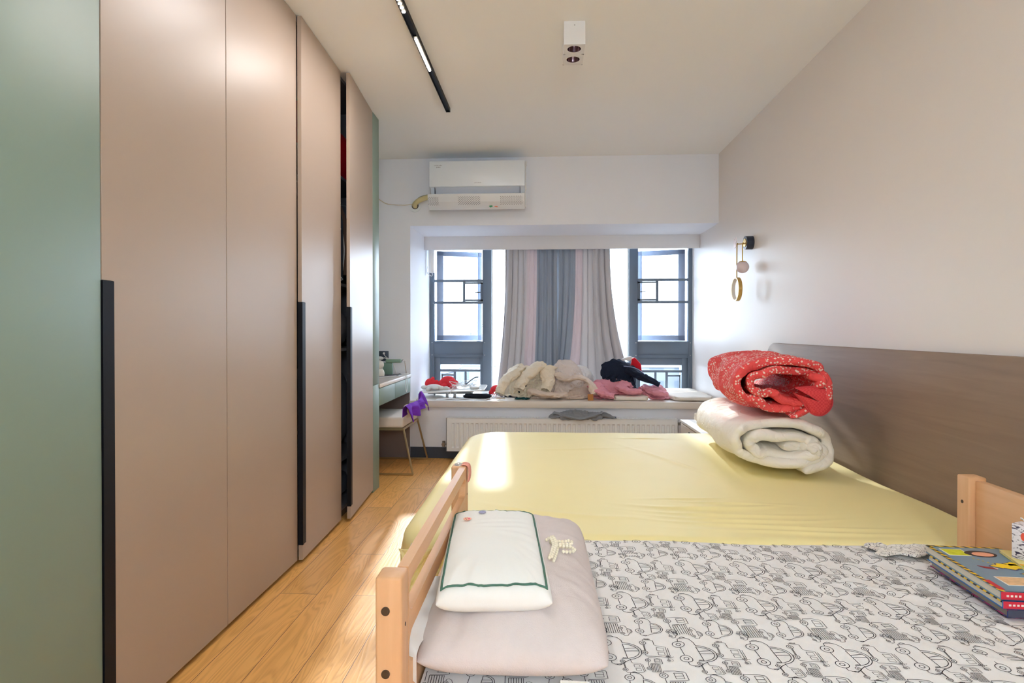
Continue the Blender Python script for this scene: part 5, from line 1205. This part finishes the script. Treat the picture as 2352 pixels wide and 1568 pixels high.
plush('red_soft_toy', [((-.47, 5.60, .575), (.055, .05, .05), -25), ((-.42, 5.62, .60), (.04, .05, .045), 0), ((-.51, 5.58, .555), (.025, .03, .028), 0)], m_rp, 'red plush toy half buried by the cream cardigan')
plush('white_soft_toy', [((-1.04, 5.46, .617), (.075, .045, .026), 0), ((-1.13, 5.47, .612), (.035, .03, .02), 0), ((-.97, 5.45, .607), (.03, .025, .022), 0), ((-.925, 5.45, .605), (.032, .025, .02), 0), ((-1.085, 5.405, .600), (.018, .035, .02), 60), ((-1.02, 5.42, .61), (.03, .03, .018), 0)],
      cloth('pale_grey_plush', (216, 218, 214), bump=.9, bscale=350), 'pale grey-white plush toy sprawled face down on the folding table')
b = MB(); rg_ = random.Random(4)
for k in range(7):
    c = [(-.90+rg_.random()*.26, 5.44+rg_.random()*.14, .615+rg_.random()*(.07 if i % 3 == 1 else .02)) for i in range(7)]
    b.tube(spline(c, 9), .0019, 5)
b.tube(spline([(-.86, 5.42, .61), (-.845, 5.36, .62), (-.86, 5.33, .585), (-.865, 5.31, .545), (-.845, 5.285, .528)], 8), .0028, 6)
tag(b.build('tangled_cables', m_wh), 'tangle of thin white cables on the folding table', 'cable')
b = MB(); b.lathe([(0, .606), (.040, .606), (.048, .614), (.045, .624), (.025, .634), (0, .637)], (-.655, 5.45, 0), 32); b.v = [(x, y, z-.0) for x, y, z in b.v]
tag(b.build('charging_puck', m_wh), 'round white charging puck at the right of the folding table', 'charger')
b = MB(); b.tube(spline([(-.74, 5.48, .64), (-.70, 5.49, .675), (-.655, 5.50, .705), (-.625, 5.50, .708)], 6), .010, 8, flat=.5)
tag(b.build('dark_handle', mat('black_plastic', (30, 32, 36))), 'dark curved handle rising from the cable tangle', 'handle')
lump('black_pouch', (-.62, 5.36, .546), (.13, .045, .022), cloth('black_canvas', (30, 34, 42)), 'flat black cloth pouch under the right edge of the folding table', 'pouch', 61, .12)
b = MB(); m_st = mat('polished_steel', (170, 174, 184), rough=.2, metal=.9)
for k, (x, y, a) in enumerate(((-.47, 5.34, .4), (-.45, 5.37, .9), (-.44, 5.31, .1), (-.42, 5.35, -.4))):
    c = [(x+math.cos(a)*t, y+math.sin(a)*t*.5, .535+.02*math.sin(k+t*30)+.008*k) for t in np.linspace(-.05, .05, 8)]
    b.tube(spline(c, 3), .006, 7, flat=.5); b.ball(c[-1], (.012, .010, .006), 10, 6)
tag(b.build('metal_clips', m_st), 'grey metal clips and keys beside the cardigan cuff', 'clips')
b = MB(); b.cyl((-.44, 5.285, .533), (-.36, 5.295, .533), .006, 12); tag(b.build('cream_stick', mat('cream_cable', (214, 204, 184))), 'short cream stick lying before the cream cardigan', 'stick')
P = np.array([[(x, y, .5235+.006*max(0, vn(x*14, y*14, 0, 3))) for y in np.linspace(5.24, 5.36, 14)] for x in np.linspace(-.98, -.52, 44)])
b = MB(); b.grid(P); tag(b.build('tissue_sheet', cloth('tissue_white', (240, 240, 238)), angle=180), 'thin crumpled white tissue on the sill in front of the folding table', 'tissue')

# ================================================================== books and box on the child's bed
def book(label, x, y, z, w, d, h, rz, cover, spine, extra=None, pages=(214, 206, 190), nm='picture_book', stripes=True, group='stacked picture books on the child\'s bed'):
    r = thing(nm, label, 'book', (x, y, z), group); M = Matrix.Translation((x, y, z)) @ Matrix.Rotation(rz, 4, 'Z')
    def B(nm2, m, boxes, par=r, sm_=False):
        b = MB()
        for q in boxes: b.box(*q)
        b.v = [tuple(M @ Vector(v)) for v in b.v]; return b.build(nm2, m, par, smooth=sm_)
    # local frame: x to the right, y away; spine along the near edge
    B('pages', mat('pages_%d' % pages[0], pages, rough=.8), [(.003, w-.002, .003, d-.003, .0015, h-.0015)])
    cv = B('cover', cover, [(0, w, 0, d, 0, .0016), (0, w, 0, d, h-.0016, h), (0, w, 0, .002, 0, h)])
    B('spine_label', spine, [(.001, .052, -.0006, 0, .001, h-.001)], r)
    if extra: extra(r, B, w, d, h)
    adopt(r); return r
def stripe_mat(name, c1, c2, sc, ang):
    m = mat(name, c1, rough=.35); n = m.node_tree.nodes; l = m.node_tree.links; t = n.new('ShaderNodeTexCoord'); w = n.new('ShaderNodeTexWave'); w.wave_type = 'BANDS'; w.bands_direction = 'DIAGONAL'; w.inputs['Scale'].default_value = sc
    l.new(t.outputs['Object'], w.inputs[0]); g = n.new('ShaderNodeMath'); g.operation = 'GREATER_THAN'; g.inputs[1].default_value = .5; l.new(w.outputs['Fac'], g.inputs[0])
    x = n.new('ShaderNodeMix'); x.data_type = 'RGBA'; x.inputs['A'].default_value = lin(c1)+(1,); x.inputs['B'].default_value = lin(c2)+(1,); l.new(g.outputs[0], x.inputs['Factor']); l.new(x.outputs['Result'], n['Principled BSDF'].inputs['Base Color']); return m
m_blue = mat('steel_blue_cover', (112, 146, 170), rough=.3, spec=.5); m_redl = mat('red_label', (200, 34, 56), rough=.35)
m_yb = stripe_mat('hazard_stripes', (242, 196, 20), (34, 32, 34), 26, 0)
m_yw = mat('letter_yellow', (250, 212, 24), rough=.4); m_ol = mat('outline_purple', (70, 52, 110), rough=.4)
def spine_marks(B, w, h, col=(236, 232, 226)):
    B('lettering', mat('letter_white', col), [(.012+k*.0085, .017+k*.0085, -.0010, -.0006, h*.38, h*.62) for k in range(4)])
def blob(B_, root, M, pts, z, m, name, t=.0006):
    b = MB(); b.prism(pts, z, z+t, 'z'); b.v = [tuple(M @ Vector(v)) for v in b.v]; return b.build(name, m, root, smooth=False)
BX, BY, BR = 1.022, 1.375, math.radians(-3)
book('lowest picture book of the stack, grey pages and magenta-blue edged cover', 1.035, 1.372, .506, .30, .29, .019, BR, stripe_mat('magenta_blue', (40, 60, 130), (170, 30, 110), 14, 0), mat('slate_label', (60, 64, 84)), pages=(150, 144, 132))
book('middle picture book with red label on blue spine', BX+.002, BY-.004, .526, .285, .285, .018, BR, mat('royal_blue_cover', (24, 104, 176), rough=.3), m_redl,
     lambda r, B, w, d, h: (spine_marks(B, w, h), B('spine_panel', mat('cream_panel', (232, 210, 160)), [(.052, .066, -.0007, 0, .001, h-.001)]), B('edge_stripe', m_yb, [(-.0006, .001, .004, d-.004, h-.005, h-.0005)]),
                            B('spine_mark', m_yw, [(.080, .084, -.0012, 0, .003, h-.003), (.088, .092, -.0012, 0, .003, h-.006), (.084, .092, -.0012, 0, .007, .010)])))
def topcover(r, B, w, d, h):
    spine_marks(B, w, h)
    B('edge_stripe', m_yb, [(0, .010, .0, d, h, h+.0005), (0, w, d-.008, d, h, h+.0005), (.053, .062, -.0008, 0, .001, h-.001)])
    M = Matrix.Translation((BX, BY, .5445)) @ Matrix.Rotation(BR, 4, 'Z')
    z = h+.0003
    for (x0, x1, y0, y1, c) in ((.020, .075, .215, .262, (206, 210, 40)), (.040, .125, .035, .085, (226, 186, 140))):
        B('picture_frame', mat('letter_white', (236, 232, 226)), [(x0, x1, y0, y1, h, h+.0005)]); B('picture', mat('pic_%d' % c[0], c, var=.35, vscale=90), [(x0+.003, x1-.003, y0+.003, y1-.003, h+.0005, h+.0008)])
    for (cx, cy, s, nm_) in ((.120, .150, 1.0, 'title'), (.150, .165, .8, 'title'), (.158, .098, 1.1, 'title')):
        wob = [(cx+s*(.034+.006*math.sin(5*a+cx*90))*math.cos(a)*(1.1), cy+s*(.016+.004*math.sin(7*a))*math.sin(a)) for a in np.linspace(0, 2*PI, 36, endpoint=False)]
        o = blob(B, r, M, [(cx+(x-cx)*1.1, cy+(y-cy)*1.2) for x, y in wob], z, m_ol, 'title_outline'); blob(B, r, M, wob, z+.0006, m_yw, nm_)
    el = lambda cx, cy, rx_, ry_: [(cx+rx_*math.cos(a), cy+ry_*math.sin(a)) for a in np.linspace(0, 2*PI, 28, endpoint=False)]
    blob(B, r, M, el(.105, .232, .038, .022), z, mat('dark_hair', (58, 44, 44)), 'picture'); blob(B, r, M, el(.108, .228, .026, .014), z+.0006, mat('skin_pink', (236, 168, 136)), 'picture')
    blob(B, r, M, [(.045, .150), (.075, .140), (.078, .128), (.052, .136)], z, mat('dark_red', (150, 40, 44)), 'picture'); blob(B, r, M, [(.075, .140), (.084, .134), (.078, .128)], z+.0006, mat('letter_white', (236, 232, 226)), 'picture')
    B('cover_strip', m_redl, [(.004, .016, .010, .062, h, h+.0009)])
    B('small_title', mat('ochre_letter', (196, 178, 92)), [(.066+k*.006, .070+k*.006, .198-k*.009, .203-k*.009, h, h+.0006) for k in range(7)])
    B('spine_mark', m_yw, [(.074+.008*k, .080+.008*k, -.0012, 0, .004+.001*k, h-.004) for k in range(2)])
book('top picture book with blue cover, yellow title and hazard-striped edge', BX, BY, .5445, .29, .285, .019, BR, m_blue, m_redl, topcover)
def small(r, B, w, d, h):
    B('cover_band', mat('lime_band', (176, 196, 50)), [(0, w, 0, .018, h, h+.0005)]); B('cover_band', mat('orange_band', (240, 168, 50)), [(0, w*.5, .018, .028, h, h+.0005)]); B('picture', mat('dot_rose', (226, 160, 120)), [(.03, .06, .028, .044, h, h+.0006)])
book('small pale yellow booklet lying on the blue picture book', 1.165, 1.49, .5645, .14, .13, .007, math.radians(-14), mat('butter_cover', (236, 226, 150), rough=.35), mat('lime_band', (176, 196, 50)), small, nm='booklet')
# tissue box printed with black scribbles
def scribble():
    m = mat('scribble_print', (236, 236, 240), rough=.5); n = m.node_tree.nodes; l = m.node_tree.links; t = n.new('ShaderNodeTexCoord'); mp = n.new('ShaderNodeMapping'); mp.inputs['Scale'].default_value = (30, 30, 75); l.new(t.outputs['Object'], mp.inputs[0])
    z = n.new('ShaderNodeTexNoise'); z.inputs['Scale'].default_value = 1.6; z.inputs['Detail'].default_value = 2; z.inputs['Distortion'].default_value = 1.6; l.new(mp.outputs[0], z.inputs['Vector'])
    g = n.new('ShaderNodeValToRGB'); e = g.color_ramp.elements; e[0].position = .36; e[0].color = lin((44, 36, 70))+(1,); e[1].position = .47; e[1].color = lin((236, 234, 240))+(1,); l.new(z.outputs['Fac'], g.inputs[0]); l.new(g.outputs[0], n['Principled BSDF'].inputs['Base Color']); return m
tb = thing('tissue_box', 'white tissue box with black scribble print standing on the books', 'tissue box', (1.22, 1.53, .572))
M = Matrix.Translation((1.185, 1.56, .5722)) @ Matrix.Rotation(math.radians(-64), 4, 'Z')
def TB(nm, m, boxes, sm_=True, bev=.002):
    b = MB()
    for q in boxes: b.box(*q, bev=bev)
    b.v = [tuple(M @ Vector(v)) for v in b.v]; return b.build(nm, m, tb, smooth=sm_)
TB('carton', scribble(), [(0, .12, 0, .12, 0, .088)])
el = lambda cx, cz, rx_, rz_: [(cx+rx_*math.cos(a), cz+rz_*math.sin(a)) for a in np.linspace(0, 2*PI, 24, endpoint=False)]
for (p, m, nm) in ((el(.055, .045, .010, .012), mat('dark_plum', (52, 46, 64)), 'printed_nose'), (el(.026, .06, .006, .010), mat('orange_spot', (232, 90, 70)), 'printed_spot'), (el(.085, .06, .004, .005), mat('dark_plum', (52, 46, 64)), 'printed_eye')):
    b = MB(); b.prism(p, -.0006, .0004, 'y'); b.v = [tuple(M @ Vector(v)) for v in b.v]; b.build(nm, m, tb, smooth=False)
P = drape(26, 26, .11, .11, lambda u, v: rot2(u, v, .07, .07, 20, 1.262, 1.552, .70), ell=[((1.262, 1.552, .665), (.028, .022, .035))], ground=lambda x, y: .6615+0*x, seed=8, noise=.02, steps=40)
b = MB(); b.grid(P); b.build('tissue', cloth('tissue_white', (240, 240, 238)), tb, solid=.001, angle=180)
adopt(tb)
P = drape(50, 40, .34, .20, lambda u, v: rot2(u, v, .25, .13, -6, 1.08, 1.765, .56), ground=lambda x, y: .503+0*x, seed=77, noise=.05, walls=(.9, 1.2, 1.68, 1.86), steps=60)
def pr_m():
    m = cloth('crumpled_print', (232, 230, 226)); n = m.node_tree.nodes; l = m.node_tree.links; t = n.new('ShaderNodeTexCoord'); z = n.new('ShaderNodeTexNoise'); z.inputs['Scale'].default_value = 38; z.inputs['Distortion'].default_value = 1.2; l.new(t.outputs['Object'], z.inputs['Vector'])
    s = n.new('ShaderNodeMath'); s.operation = 'MULTIPLY'; s.inputs[1].default_value = 40; l.new(z.outputs['Fac'], s.inputs[0]); q = n.new('ShaderNodeMath'); q.operation = 'SINE'; l.new(s.outputs[0], q.inputs[0])
    g = n.new('ShaderNodeMath'); g.operation = 'GREATER_THAN'; g.inputs[1].default_value = .93; l.new(q.outputs[0], g.inputs[0]); x = n.new('ShaderNodeMix'); x.data_type = 'RGBA'; x.inputs['A'].default_value = lin((232, 230, 226))+(1,); x.inputs['B'].default_value = lin((70, 70, 80))+(1,)
    l.new(g.outputs[0], x.inputs['Factor']); l.new(x.outputs['Result'], n['Principled BSDF'].inputs['Base Color']); return m
b = MB(); b.grid(P); tag(b.build('crumpled_cloth', pr_m(), solid=.003, sub=1, angle=180), 'crumpled printed cloth edge behind the book stack by the headboard post', 'cloth')
